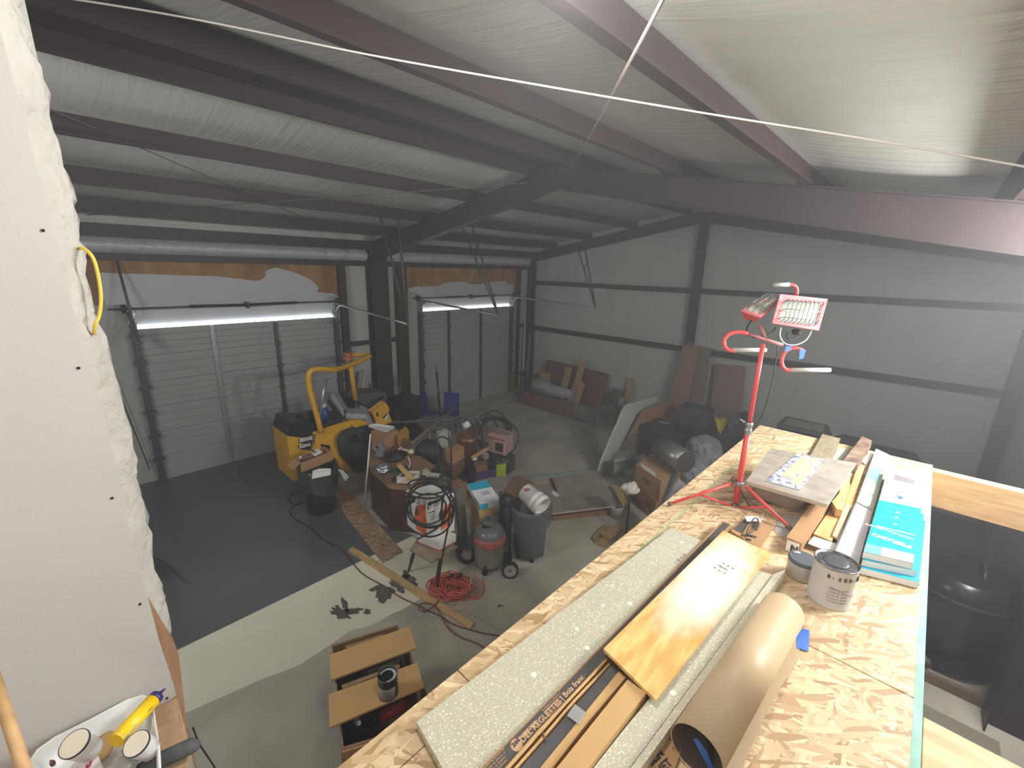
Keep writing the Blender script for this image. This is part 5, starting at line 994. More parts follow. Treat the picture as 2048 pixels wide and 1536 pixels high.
# floor lumber
plate('wood_stud', [(697, 1100), (706, 1093), (948, 1245), (939, 1256)], .038, .036, STUDW, 'long pine stud lying across the pale floor strip', 'lumber')
plate('osb_strip', [(655, 958), (700, 985), (806, 1103), (765, 1126), (690, 1030)], .014, .012, OSB2, 'long OSB strip lying on the floor between trash can and desk', 'board')
for k, (pp, z_, lab) in enumerate([([(1184, 1073), (1208, 1048), (1216, 1052), (1190, 1082)], .04, 'left pine offcut of the pile on the floor under the slab corner'), ([(1194, 1086), (1222, 1050), (1232, 1054), (1213, 1092)], .04, 'middle pine offcut with square end in the floor pile'), ([(1200, 1066), (1235, 1048), (1246, 1056), (1222, 1078)], .085, 'topmost pine offcut of the floor pile near the mop')]):
    plate('wood_offcut', pp, z_, .036, mat('offcut_wood', (166, 142, 96), .7, var=.15), lab, 'offcut', 'pine offcuts on the floor')
plate('yellow_board', [(1222, 968), (1243, 974), (1254, 1005), (1246, 1012)], .35, .02, mat('yellowish', (160, 136, 86), .7), 'yellowish board behind right corner of the slabs', 'board')
s = MB(); cb(s, .30, 0, (1232, 978), (1248, 992), (1262, 984)); single('low_box', s, CARDD, 'low brown box propping the yellowish board', 'box')
# cords
def cord(name, pxs, r, mt, label, group=None, z=.01):
    s = MB(); s.tube(curve([A(a, b2, z=z) for a, b2 in pxs], 5), r, 6); single(name, s, mt, label, 'cord', group)
OC = mat('orange_cord', (206, 92, 68), .5, var=.1); BRC = mat('brown_cord', (92, 46, 38), .5)
cord('extension_cable', [(640, 1075), (682, 1098), (722, 1145), (768, 1172), (800, 1194), (835, 1210), (858, 1222), (880, 1232), (905, 1248), (935, 1258), (965, 1266), (1000, 1272)], .008, BRC, 'dark cord running over the pale floor strip toward the platform edge', z=.01)
cord('extension_cable', [(878, 1200), (868, 1212), (850, 1222), (838, 1218), (842, 1208), (860, 1207), (874, 1216), (886, 1240), (902, 1262), (925, 1276), (950, 1285), (975, 1300)], .008, mat('rust_cord', (120, 56, 46), .5), 'rust cord looping out of the orange pile past the stud end', z=.045)
cord('power_cable', [(602, 985), (590, 984), (580, 994), (578, 1004), (590, 1008), (604, 1004), (612, 1002), (590, 1012), (580, 1022), (590, 1038), (615, 1052), (640, 1074), (665, 1090)], .008, BLACK, 'thin black cord looping out beside the black trash can')
cord('white_string', [(905, 1220), (925, 1222), (950, 1232), (975, 1246), (1000, 1262)], .005, mat('tan_string', (170, 150, 120), .6), 'thin pale string beside the stud end')
s = MB(); r3 = random.Random(11)
for k in range(26):
    cx_, cy_ = 905+r3.uniform(-14, 14), 1172+r3.uniform(-8, 10); rx = r3.uniform(18, 38); ry = r3.uniform(12, 24); ph = r3.uniform(0, 6)
    zz_ = .012+.13*r3.random()*(1-abs(cx_-905)/30)
    s.tube([A(cx_+rx*cos(a+ph)*(1+.12*sin(2*a+k)), cy_+ry*sin(a+ph)*(1+.12*sin(3*a)), z=max(.01, zz_+.03*sin(2*a+k))) for a in [2*pi*i/30 for i in range(30)]], .0085, 6, closed=True)
s.tube(curve([A(948, 1150, z=.1), A(966, 1170, z=.02), A(963, 1190, z=.01), A(950, 1198, z=.01), A(935, 1190, z=.01)], 5), .0085, 6)
single('orange_cord_pile', s, OC, 'tangled heap of orange extension cord on the floor before the vacuum', 'cord')
s = MB(); s.tube(curve([A(943, 1143, z=.16), A(941, 1165, z=.12), A(930, 1185, z=.1), A(905, 1198, z=.05), A(890, 1201, z=.03)], 5), .007, 6); single('cream_cord', s, mat('cream_cord', (220, 170, 140), .5), 'single cream cord over the orange heap', 'cord')
s = MB(); s.box(A(903, 1151, z=.16), (.06, .05, .04), .3, bev=.01); s.box(A(920, 1150, z=.16), (.07, .05, .04), -.3, bev=.01); o = single('cord_plug', s, BLACK, 'black plug ends on top of the orange cord heap', 'plug')
# ---- black trash can with carton
t0 = Vector((2.66, 6.88, 0)); c = thing('black_trash_can', t0, 'black round trash can with grey bag liner left of the desk', 'trash can')
s = MB(); s.lathe([(.0001, 0), (.2, 0), (.22, .02), (.24, .4), (.27, .74), (.29, .78), (.27, .79), (.24, .7), (.18, .05)], t0, n=32); s.build('can_body', mat('can_black', (30, 32, 32), .45, var=.2), c)
s = MB(); P = []
for i, (r, h) in enumerate([(.24, .72), (.28, .80), (.305, .82), (.31, .74), (.30, .6), (.285, .48), (.27, .38)]):
    P.append([t0+Vector(((r+.012*sin(6*a+i)+.007*sin(15*a))*cos(a), (r+.012*sin(6*a+i)+.007*sin(15*a))*sin(a), h+(.06*sin(2*a+.5)+.025*sin(7*a))*(i/6))) for a in [2*pi*j/48 for j in range(48)]])
s.grid(P, 0, True, True); s.build('bag_liner', mat('black_liner', (64, 66, 68), .22, spec=.8, var=.3, vs=8, bump=.4), c)
s = MB(); P = [A(601, 926, z=1.0), A(665, 902, z=1.0), A(648, 893, z=1.0), A(588, 918, z=1.0)]; ob(s, P, .17, .008); s.prism([P[0], P[3], P[3]+Vector((-.13, -.02, -.06)), P[0]+Vector((-.13, -.06, -.06))], (0, 0, .006)); o = single('open_carton', s, CARD, 'long open brown carton resting across the black trash can', 'box')
s = MB(); s.prism([A(620, 905, z=.97), A(636, 897, z=1.02), A(645, 905, z=1.02), A(630, 913, z=.97)], (0, 0, .004)); single('paper_sheet', s, PAPERW, 'white sheet sticking out of the long open carton', 'paper')
s = MB(); s.blob(A(612, 915, z=.94), (.3, .12, .1), 71, .3); s.tube([A(645, 912, z=.95), A(622, 900, z=1.02), A(630, 870, z=1.35)], .02, 8); single('scrap_bundle', s, mat('dull_brown_scrap', (104, 84, 76), .6, var=.3), 'brown scraps and tube inside the long open carton', 'scrap')
s = MB(); s.blob(A(600, 915, z=.98), (.05, .05, .05), 72, .1); single('light_bulb', s, WHITE, 'small white ball lying at left end of the long carton', 'bulb')
s = MB(); s.prism([A(624, 958, z=.80), A(626, 946, z=.9), A(640, 941, z=.9), A(662, 941, z=.9), A(661, 950, z=.82)], (.02, .06, .01)); single('white_sheet', s, PAPERW, 'bent white sheet sticking out of the black trash can', 'paper')
s = MB(); s.prism([A(676, 938, z=.8), A(686, 940, z=.8), A(697, 953, z=.72), A(690, 960, z=.70)], (0, 0, -.03)); single('milky_flap', s, mat('milky', (176, 178, 170), .5), 'milky plastic piece at right rim of the black trash can', 'plastic piece')
s = MB(); p = A(300, 1138, z=0); s.prism([A(306, 1110, z=.0), A(348, 1150, z=.0), A(350, 1152, z=.3), A(306, 1112, z=.3)], (0, .012, 0)); single('thin_sheet', s, mat('panel_edge', (120, 120, 116), .6), 'grey thin panel on the painted floor beside the partition', 'sheet')
s = MB(); s.prism(PZ([(284, 1018), (298, 1018), (305, 1055), (292, 1050)], .02), (0, 0, -.018)); single('grey_plank', s, mat('grey_plank', (96, 98, 98), .6), 'short grey plank on the painted floor beside the partition', 'board')
# ---- cabinet lying with plank-like fronts, near hall floor
zc_ = .74; c = thing('drawer_cabinet', A(745, 1500, z=0), 'tan drawer cabinet below the platform with two wide flat fronts', 'cabinet')
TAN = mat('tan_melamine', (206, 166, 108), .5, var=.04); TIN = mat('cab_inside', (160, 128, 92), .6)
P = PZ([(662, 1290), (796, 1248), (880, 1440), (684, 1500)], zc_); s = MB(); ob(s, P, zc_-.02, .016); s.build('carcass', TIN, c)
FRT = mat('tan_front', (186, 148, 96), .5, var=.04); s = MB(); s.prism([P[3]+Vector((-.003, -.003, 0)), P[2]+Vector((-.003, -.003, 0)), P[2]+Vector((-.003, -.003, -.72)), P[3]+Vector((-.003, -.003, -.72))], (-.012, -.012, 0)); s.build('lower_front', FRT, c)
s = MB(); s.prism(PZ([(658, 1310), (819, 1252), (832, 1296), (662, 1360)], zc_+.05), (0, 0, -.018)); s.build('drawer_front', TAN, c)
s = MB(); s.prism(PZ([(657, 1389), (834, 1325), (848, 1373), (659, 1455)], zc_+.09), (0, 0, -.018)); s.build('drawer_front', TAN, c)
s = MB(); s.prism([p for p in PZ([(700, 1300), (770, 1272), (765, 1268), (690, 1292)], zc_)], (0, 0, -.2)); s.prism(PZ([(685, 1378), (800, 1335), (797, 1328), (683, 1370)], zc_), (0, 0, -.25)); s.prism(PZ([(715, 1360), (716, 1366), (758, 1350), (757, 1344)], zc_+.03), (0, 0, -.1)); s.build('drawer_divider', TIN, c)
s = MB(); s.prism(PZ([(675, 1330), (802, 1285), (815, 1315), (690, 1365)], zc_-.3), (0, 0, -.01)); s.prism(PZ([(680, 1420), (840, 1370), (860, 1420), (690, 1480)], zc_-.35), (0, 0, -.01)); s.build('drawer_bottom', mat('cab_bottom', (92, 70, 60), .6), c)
c0 = A(777, 1386, z=zc_+.091); c = thing('black_paint_can', c0, 'black and silver open paint can standing on nearer flat cabinet front', 'paint can')
hc = .185; rc = .074
s = MB(); s.lathe([(.0001, 0), (rc, 0), (rc, hc*.62)], c0, n=32); s.build('silver_label', mat('silver_label', (196, 196, 196), .4, var=.08), c)
s = MB(); s.lathe([(rc+.001, hc*.62), (rc+.001, hc*.96), (rc+.003, hc), (rc-.002, hc+.001), (rc-.004, hc-.01), (rc-.004, .02)], c0, n=32); s.lathe([(rc+.002, 0), (rc+.002, .004), (rc, .004)], c0, n=32); s.prism([c0+Vector((cos(a)*(rc+.001), sin(a)*(rc+.001), .004)) for a in (-1.3, -1.1, -.9, -.7)]+[c0+Vector((cos(a)*(rc+.001), sin(a)*(rc+.001), hc*.62)) for a in (-.7, -.9, -1.1, -1.3)], (.0005, -.0005, 0)); s.build('black_wall', mat('can_dark', (44, 44, 48), .35), c)
s = MB(); s.lathe([(.0001, hc-.02), (rc-.004, hc-.02)], c0, n=28); s.build('paint_surface', BLACKG, c)
s = MB(); P = []
for i in range(21):
    a = -2.2+i*.22; P.append([c0+Vector((cos(a)*(rc-.006), sin(a)*(rc-.006), hc-.017)), c0+Vector((cos(a)*(rc-.026), sin(a)*(rc-.026)+.004, hc-.017))])
s.grid(P); s.build('paper_ring', mat('ring_grey', (200, 200, 206), .5), c)
s = MB(); s.lathe([(rc-.003, hc), (rc+.003, hc), (rc+.003, hc+.003), (rc-.003, hc+.003), (rc-.003, hc)], c0, n=32); s.build('rim', GALV, c)
zt_ = zc_-.18; c = thing('angle_grinder', A(770, 1428, z=zt_-.08), 'red and black power tool lying in lowest open drawer', 'power tool')
s = MB(); s.tube([A(758, 1436, z=zt_), A(790, 1420, z=zt_), A(812, 1408, z=zt_)], [.04, .045, .035], 14); s.build('red_body', mat('tool_red', (176, 30, 40), .3), c)
s = MB(); s.tube([A(722, 1446, z=zt_), A(740, 1440, z=zt_), A(760, 1434, z=zt_)], [.035, .055, .045], 14); s.blob(A(745, 1440, z=zt_+.02), (.08, .08, .07), 81, .15); s.build('gear_head', BLACKG, c)
s = MB(); s.blob(A(716, 1443, z=zt_), (.1, .08, .06), 82, .4); single('tool_parts', s, GALV, 'shiny loose metal parts beside the red power tool', 'tool parts')
s = MB()
for k in range(3): s.tube([A(735+k*8, 1345-k*4, z=zc_-.2), A(800, 1320+k*6, z=zc_-.2)], .014, 8)
single('tube_bundle', s, mat('cream_tube', (206, 200, 160), .5), 'cream tubes lying in the upper open drawer', 'tubes')
# ---- boxes, duct, cloths right of the slabs
s = MB(); P = cb(s, .72, .36, (1272, 928), (1322, 962), (1366, 926)); o = single('large_carton', s, mat('carton_big', (172, 136, 98), .7, var=.08), 'large tan carton with raised white flap edge near the duct', 'box')
s = MB(); s.prism([P[0]*.75+P[1]*.25+Z*.003, P[1]*.8+P[0]*.2+Z*.003, P[1]*.8+P[0]*.2+Vector((.03, .03, .07)), P[0]*.75+P[1]*.25+Vector((.03, .03, .07))], (.004, .004, 0)); s.build('raised_flap', PAPERW, o)
nf = (P[1]-P[0]).cross(Z).normalized(); nf = nf if nf.dot(FW) < 0 else -nf
s = MB(); cn_ = P[0]*.5+P[1]*.5-Z*.17+nf*.003; e_ = (P[1]-P[0]).normalized(); s.prism([cn_+e_*cos(a)*.11+Z*sin(a)*.045 for a in [i*pi/10 for i in range(20)]], nf*.001); s.build('printed_oval', mat('carton_print', (138, 104, 76), .7), o)
s = MB(); P = cb(s, .355, .0, (1262, 960), (1312, 1003), (1362, 965)); o = single('large_carton', s, mat('carton_big2', (160, 122, 90), .7, var=.08), 'large brown carton with square print under the tan carton', 'box')
nf = (P[1]-P[0]).cross(Z).normalized(); nf = nf if nf.dot(FW) < 0 else -nf; s = MB(); a = P[0]*.35+P[1]*.65-Z*.1+nf*.003; s.prism([a, a+(P[1]-P[0])*.25, a+(P[1]-P[0])*.25-Z*.14, a-Z*.14], nf*.001); s.build('square_print', mat('carton_print', (0, 0, 0)), o)
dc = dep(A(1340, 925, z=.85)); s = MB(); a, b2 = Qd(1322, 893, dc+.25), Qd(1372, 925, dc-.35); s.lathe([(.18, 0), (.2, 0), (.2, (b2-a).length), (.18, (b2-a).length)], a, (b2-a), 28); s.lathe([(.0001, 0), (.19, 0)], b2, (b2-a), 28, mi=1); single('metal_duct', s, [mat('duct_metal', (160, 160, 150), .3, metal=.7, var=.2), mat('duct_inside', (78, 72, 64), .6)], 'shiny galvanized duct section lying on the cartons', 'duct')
s = MB(); cb(s, .64, .0, (1304, 890), (1340, 912), (1368, 898)); single('duct_carton', s, CARDD, 'brown carton directly under the galvanized duct', 'box')
PLAID = mat('plaid_cloth', (150, 148, 150), .85, col2=(84, 88, 100), vs=9, stretch=(6, 1, 1), bump=.5, lo=.35, hi=.5)
s = MB(); s.blob(A(1408, 905, z=.62), (.74, .70, .72), 91, .22, 30, 20, freq=4); s.blob(A(1390, 945, z=.5), (.55, .5, .6), 92, .2, 26, 18, freq=4); single('plaid_blanket', s, PLAID, 'heap of grey plaid blanket beside duct at the platform edge', 'blanket')
s = MB(); P = []
for i in range(16):
    row = []
    for j in range(16):
        u, v = i/15, j/15; px = 1345+u*45-v*42; py = 945+u*40+v*110; z_ = 1.02-.42*v-.25*(u-.4)**2+.05*sin(7*u+2*v)+.05*sin(9*v+3*u)
        row.append(A(px, py, z=max(.05, z_)))
    P.append(row)
P = [r+[Vector((r[-1].x, r[-1].y, .02))] for r in P]
s.grid(P); s.grid([[p+Vector((.012, .012, -.012)) for p in r] for r in P]); single('grey_tarp', s, TARP, 'folded grey cloth draped in front of the plaid blanket', 'cloth')
s = MB(); P = []
for i in range(14):
    row = []
    for j in range(14):
        u, v = i/13, j/13; row.append(A(1228+u*62, 915+v*40-u*8, z=max(.03, .5-.25*v+.07*sin(6*u+4*v)+.05*sin(11*v)+(.2 if u > .8 and v < .4 else 0))))
    P.append(row)
s.grid(P); s.grid([[p-Z*.01 for p in r] for r in P]); single('plastic_sheeting', s, mat('dull_film', (150, 146, 138), .3, var=.3, vs=4), 'crumpled pale plastic sheeting between white door slab and cartons', 'sheeting')
# leaning white door panel and boards behind it
s = MB(); yw = 4.25; s.prism(PY([(1250, 815), (1258, 808), (1316, 792), (1319, 801), (1284, 818), (1275, 826), (1262, 850), (1228, 918), (1218, 950), (1193, 955), (1205, 920)], yw), (0, .045, 0)); single('white_door_slab', s, mat('white_panel', (190, 188, 176), .6, var=.06), 'dusty white door slab leaning upright with its slanted edge toward the pallet slabs', 'door slab')
s = MB(); s.prism(PY([(1262, 868), (1286, 822), (1345, 800), (1350, 820), (1310, 850), (1282, 850), (1276, 866)], yw+.06), (0, .02, 0)); single('cardboard_sheet', s, CARD, 'tan cardboard sheet standing right behind the white door slab', 'cardboard')
s = MB(); s.prism(PY([(1262, 867), (1277, 858), (1272, 897), (1244, 898)], yw+.09), (0, .02, 0)); single('taupe_board', s, mat('taupe', (140, 126, 114), .7), 'short taupe board standing between white door slab and dark cabinet', 'board')
DK = mat('dark_furniture', (62, 54, 54), .5, var=.15); DK2 = mat('dark_furniture2', (58, 58, 56), .55, var=.1)
s = MB(); P = cb(s, .72, 0, (1280, 850), (1366, 878), (1404, 860)); single('dark_cabinet', s, [DK], 'low dark cabinet with flat top right of the white door slab', 'cabinet')
s = MB(); s.prism([p+Z*.03 for p in PZ([(1318, 846), (1330, 849), (1340, 847), (1325, 843)], .72)], (0, 0, -.02)); single('white_paper', s, mat('paper_dim', (150, 140, 134), .7), 'small pale paper on top of low dark cabinet', 'paper')
s = MB(); P = cb(s, 1.15, .725, (1359, 811), (1419, 823), (1430, 815)); single('dark_box', s, [DK2], 'dark upright box standing on the back of low dark cabinet', 'box')
s = MB(); P = cb(s, .8, 0, (1425, 862), (1440, 872), (1505, 842)); single('brown_chest', s, mat('brown_chest', (84, 72, 72), .5), 'dark brown chest behind the tripod pole', 'chest')
s = MB(); s.prism([A(1429, 834, z=1.05), A(1441, 840, z=1.0), A(1453, 837, z=1.05), A(1451, 852, z=.9), A(1440, 868, z=.81), A(1434, 856, z=.9)], (.1, .05, .0)); single('yellow_bag', s, mat('yellow_bag', (186, 168, 50), .6), 'crumpled yellow bag on the brown chest', 'bag')
s = MB(); s.prism(PZ([(1449, 842), (1470, 828), (1485, 836), (1460, 858)], .86), (0, 0, -.05)); single('sample_pack', s, mat('pack_grey', (150, 142, 130), .6, var=.5, vs=20), 'grey and white sample pack beside the yellow bag', 'pack')
s = MB(); cb(s, .9, .81, (1478, 832), (1490, 838), (1500, 826)); single('dark_case', s, DK2, 'small dark case right of the sample pack', 'case')
# ---- far gable wall: leaning boards
def lean(name, top, bot, xt, xb, mt, label, th=.02, cat='board', group=None):
    P = [A(px, py, x=xt) for px, py in top]+[A(px, py, x=xb) for px, py in bot]
    for i in (2, 3):
        if P[i].z < .75: P[i].z = 0.0
    s = MB(); s.prism(P, (-th, 0, 0)); single(name, s, mt, label, cat, group)
OSBD = mat('osb_far', (150, 116, 88), .7, col2=(128, 98, 74), vs=26)
lean('osb_board', [(1376, 686), (1423, 698)], [(1402, 838), (1358, 838)], 11.34, 11.0, mat('osb_far2', (128, 104, 88), .7, var=.15, vs=20), 'wider OSB board leaning at the ridge column, behind the paler one')
lean('osb_board', [(1367, 690), (1398, 699)], [(1366, 842), (1325, 838)], 11.25, 10.75, OSBD, 'paler OSB board leaning at the ridge column, in front')
lean('hardboard_sheet', [(1431, 727), (1491, 733)], [(1484, 850), (1420, 845)], 11.44, 11.2, mat('hardboard_far', (134, 108, 92), .6, var=.08), 'brown hardboard sheet leaning on the gable wall right of ridge column')
lean('brown_sheet', [(1094, 719), (1218, 748)], [(1203, 803), (1078, 775)], 11.42, 11.1, mat('brown_far', (112, 78, 60), .6, var=.12), 'wide dark brown sheet leaning sideways near the right hall corner')
PW = mat('far_pine', (176, 144, 98), .7, var=.12)
lean('pine_offcut', [(1082, 744), (1102, 747)], [(1100, 766), (1079, 763)], 11.2, 11.0, PW, 'leftmost square pine offcut before the brown sheet', group='pine offcuts before the brown sheet')
lean('pine_offcut', [(1132, 734), (1145, 735)], [(1130, 778), (1118, 776)], 11.2, 10.9, PW, 'upright pine offcut with rounded top before the brown sheet', group='pine offcuts before the brown sheet')
lean('pine_offcut', [(1163, 719), (1174, 723)], [(1150, 776), (1136, 772)], 11.25, 10.85, PW, 'tallest slanting pine offcut before the brown sheet', group='pine offcuts before the brown sheet')
lean('pine_offcut', [(1154, 757), (1171, 768)], [(1158, 788), (1145, 782)], 11.0, 10.8, PW, 'lowest broad pine offcut beside the white roll', group='pine offcuts before the brown sheet')
s = MB(); a, b2 = A(1070, 775, x=10.6), A(1146, 789, x=10.6); s.tube([a, (a+b2)/2, b2], [.22, .2, .13], 16); s.blob(A(1085, 772, x=10.6), (.5, 1.0, .42), 95, .1, 20, 14); single('white_roll', s, mat('white_roll', (166, 164, 164), .7, bump=.3, bs=5), 'bulky white rolled fabric behind the ladder', 'roll')
# ladder on its side with pink insulation behind
l0, l1 = A(1031, 806, z=0), A(1213, 858, z=0); l0.z = l1.z = 0; hl = .42; c = thing('extension_ladder', (l0+l1)/2, 'long extension ladder lying on its side along the gable wall', 'ladder')
ALU = mat('dull_aluminium', (124, 116, 104), .5, metal=.3)
for zz_ in (.02, hl):
    s = MB(); s.prism([l0+Z*(zz_-.02), l1+Z*(zz_-.02), l1+Z*(zz_+.035), l0+Z*(zz_+.035)], (.03, 0, 0)); s.build('side_rail', ALU, c)
for k in range(13):
    p = l0+(l1-l0)*(k+.4)/13; s = MB(); s.tube([p+Vector((.02, 0, .03)), p+Vector((.02, 0, hl))], .016, 6); s.build('rung', ALU, c)
s = MB(); a, b2 = l0+(l1-l0)*.05+Vector((.08, 0, .01)), l0+(l1-l0)*.62+Vector((.08, 0, .01)); s.prism([a, b2, b2+Z*.36, a+Z*.36], (.12, 0, 0)); single('insulation_pack', s, mat('pink_insulation', (150, 76, 84), .8, col2=(120, 96, 92), vs=5, lo=.45, hi=.55), 'pink insulation packs showing between rungs of the ladder', 'insulation')
lean('slat_stack', [(1206, 806), (1240, 812)], [(1232, 850), (1212, 845)], 10.3, 10.2, mat('slats', (110, 108, 96), .6, var=.3, vs=20, stretch=(1, 1, 8)), 'stack of grey slats at the near end of the ladder', th=.2, cat='lumber')
lean('tan_plank', [(1258, 755), (1267, 756)], [(1256, 836), (1246, 834)], 11.4, 11.1, PW, 'thin upright tan plank on the gable wall right of ladder')
lean('white_plank', [(1239, 793), (1250, 797)], [(1246, 832), (1234, 830)], 11.0, 10.9, mat('plank_white', (160, 158, 150), .6), 'short white plank beside the thin tan plank')
s = MB(); s.blob(A(1232, 800, x=11.1), (.3, .35, .7), 97, .3, 18, 14); s.blob(A(1223, 812, x=11.0), (.3, .5, .25), 98, .3); single('rag_heap', s, mat('rag_brown', (108, 90, 72), .8, var=.3), 'brown rag heap left of the short white plank', 'rags')
# right hall corner
s = MB(); s.tube([A(1046, 775, x=11.0), A(1050, 640, x=11.1)], .03, 8); single('white_conduit', s, mat('white_conduit', (190, 190, 188), .4), 'bright white pipe standing in the far hall corner', 'pipe')
s = MB(); s.prism([A(1047, 778, x=11.1), A(1055, 778, x=11.1), A(1063, 668, x=11.3), A(1058, 665, x=11.3)], (.03, 0, 0)); single('grey_trim', s, mat('grey_trim', (118, 118, 116), .5), 'long grey trim leaning beside the white pipe in far corner', 'trim')
p = A(1024, 783, z=0); s = MB(); s.bx(p.x-.1, p.x+.1, p.y-.05, min(p.y+.1, 9.9), 0, .62); single('post_wrap', s, mat('mustard_wrap', (122, 104, 66), .7), 'mustard foam wrap standing at foot of the right door jamb', 'wrap')
s = MB(); q = A(1043, 790, z=0); 
for dx in (-.12, .12): s.tube([(q.x+dx, q.y-.1, .12), (q.x+dx*.4, q.y, .75)], .02, 6)
s.bx(q.x-.15, q.x+.15, q.y-.2, q.y+.1, 0, .12); s.blob((q.x, q.y-.05, .75), (.35, .3, .2), 99, .3); s.tube([(q.x-.05, q.y, .5), (q.x, q.y, .15)], .02, 6); single('floor_jack', s, mat('jack_dark', (46, 38, 40), .5, var=.4), 'dark tool stand with several legs in the far hall corner', 'tool stand')
# vehicle roof / shelf seen beyond the platform end
cab = A(1620, 850, x=8.6); c = thing('parked_cart', (cab.x+.2, cab.y, 0), 'dark-framed cart with tan top panel beyond the platform end', 'cart')
zt = 1.55
P = PZ([(1553, 848), (1572, 832), (1656, 850), (1664, 870)], zt); s = MB(); s.prism(P, (0, 0, -.06)); s.build('frame', mat('cart_dark', (62, 64, 62), .5), c)
s = MB(); s.prism(PZ([(1568, 847), (1576, 836), (1650, 851), (1646, 864)], zt+.006), (0, 0, -.005)); s.build('tan_panel', mat('cart_tan', (140, 132, 112), .6), c)
s = MB(); s.prism([p-Z*(zt-.1) for p in P], (0, 0, zt-.2)); s.build('body', mat('cart_body', (58, 60, 58), .6, var=.2), c)
for q in P: s = MB(); s.lathe([(.0001, -.04), (.1, -.04), (.1, .04), (.0001, .04)], (q.x, q.y, .1), (0, 1, 0), 16); s.build('wheel', RUBBER, c)
s = MB(); P = PZ([(1742, 898), (1748, 888), (1830, 905), (1845, 925)], 1.3); s.prism(P, (0, 0, -1.3)); single('dark_crate', s, mat('crate_dark', (52, 52, 50), .6), 'dark flat-topped crate beyond the teal packs', 'crate')
s = MB(); s.prism(PZ([(1668, 872), (1690, 868), (1735, 880), (1735, 905), (1668, 890)], 1.2), (0, 0, -1.2)); single('dark_crate', s, mat('crate_dark2', (72, 74, 72), .6), 'greyish crate between the cart and the dark flat crate', 'crate')
# ---- below, right of the platform
s = MB(); b0 = A(1985, 1430, z=0); b0 = Vector((6.3, -.82, 0)); c = thing('black_tank', b0, 'big glossy black cabinet-like drum standing right below the platform', 'tank')
s = MB(); s.lathe([(.0001, .05), (.40, .05), (.43, .1), (.44, .9), (.42, 1.0), (.38, 1.05), (.36, 1.08), (.0001, 1.12)], b0, n=40); s.build('tank_body', mat('tank_black', (40, 40, 40), .25, var=.1), c)
s = MB(); s.lathe([(.44, .86), (.455, .88), (.44, .9)], b0, n=40); s.tube([b0+Vector((-.2, -.1, 1.1)), b0+Vector((-.1, -.1, 1.17)), b0+Vector((.1, -.1, 1.17)), b0+Vector((.2, -.1, 1.1))], .015, 8); s.build('rim_band', mat('tank_band', (60, 60, 60), .2), c)
s = MB(); s.bx(5.66, 5.72, -1.1, -.1, .0, .1); s.bx(5.72, 6.9, -.3, -.25, .0, .1); single('timber_frame', s, mat('dim_timber', (120, 102, 82), .7), 'timber frame lying on the floor before the black drum', 'timber')
s = MB(); s.blob((5.83, -.42, .1), (.2, .5, .25), 101, .3, flat=.8); single('floor_debris', s, mat('debris', (120, 112, 98), .8, var=.4, vs=9), 'pale rubbish heap between timber frame and the black drum', 'rubbish')
s = MB(); s.lathe([(.0001, .45), (.22, .45), (.25, .5), (.0001, .52)], (6.6, .02, 0), n=24); s.tube([(6.6, .02, 0), (6.6, .02, .47)], .03, 8); s.lathe([(.0001, 0), (.2, 0), (.2, .03), (.0001, .04)], (6.6, .02, 0), n=20); single('round_stool', s, mat('stool_grey', (76, 76, 74), .6), 'round grey stool seat below the far platform corner', 'stool')
s = MB(); s.bx(7.6, 8.4, -1.1, -.2, 0, .8); single('grey_cabinet', s, mat('dim_cab', (70, 70, 68), .6, var=.2), 'dim grey cabinet behind round stool below the platform end', 'cabinet')
s = MB(); s.bx(7.2, 7.5, -.5, -.0, 0, .55); single('brown_bin', s, mat('dim_brown', (86, 76, 66), .7), 'dim brown box beside round stool below the platform end', 'box')
# ---- ropes and bracing rods under the roof
WR = mat('white_rope', (226, 222, 214), .6)
s = MB(); s.tube(curve([Qd(68, -14, 1.5), Qd(376, 36, 1.6), Qd(740, 110, 1.65), Qd(1100, 174, 1.65), Qd(1400, 225, 1.6), Qd(1750, 281, 1.5), Qd(2048, 333, 1.4), Qd(2200, 360, 1.35)], 6), .0034, 6)
single('white_rope', s, WR, 'long white rope strung across beneath the roof', 'rope')
s = MB(); s.tube([A(1331, -10, x=1.15), A(1137, 350, y=4.35)], .006, 6); s.tube([A(1137, 350, y=4.35), A(1134, 354, y=4.35)], .014, 6); single('bracing_rod', s, mat('rod_grey', (120, 108, 104), .5), 'steel bracing rod running up from ridge to the frame top', 'rod', 'roof bracing rods')
s = MB(); s.tube([A(1075, 363, y=4.9), A(1050, 366, y=5.0), A(700, 393, y=6.5), A(175, 430, y=8.6)], [.012, .008, .007, .007], 6); single('bracing_rod', s, mat('rod_dim', (92, 84, 80), .5), 'thin bracing rod running left from clip near the ridge', 'rod', 'roof bracing rods')
s = MB(); s.tube([A(100, 218, y=6.1), A(665, 460, y=8.9)], .006, 6); single('bracing_rod', s, mat('rod_dim', (0, 0, 0)), 'thin bracing rod slanting down to the right over the left door', 'rod', 'roof bracing rods')
s = MB(); s.tube([A(222, 745, y=9.9), A(300, 940, y=9.9)], .01, 6); single('lift_cable', s, DARKM, 'slack cable hanging beside left track of the left door', 'cable')
s = MB(); s.tube(curve([A(152, 496, y=1.66), A(170, 499, y=1.62), A(187, 518, y=1.60), A(198, 560, y=1.60), A(202, 600, y=1.60), A(198, 632, y=1.60), A(190, 650, y=1.60), A(188, 668, y=1.62)], 6), .0042, 8); single('yellow_cable', s, mat('yellow_romex', (232, 196, 70), .5), 'yellow cable looping out of the wall insulation', 'cable')
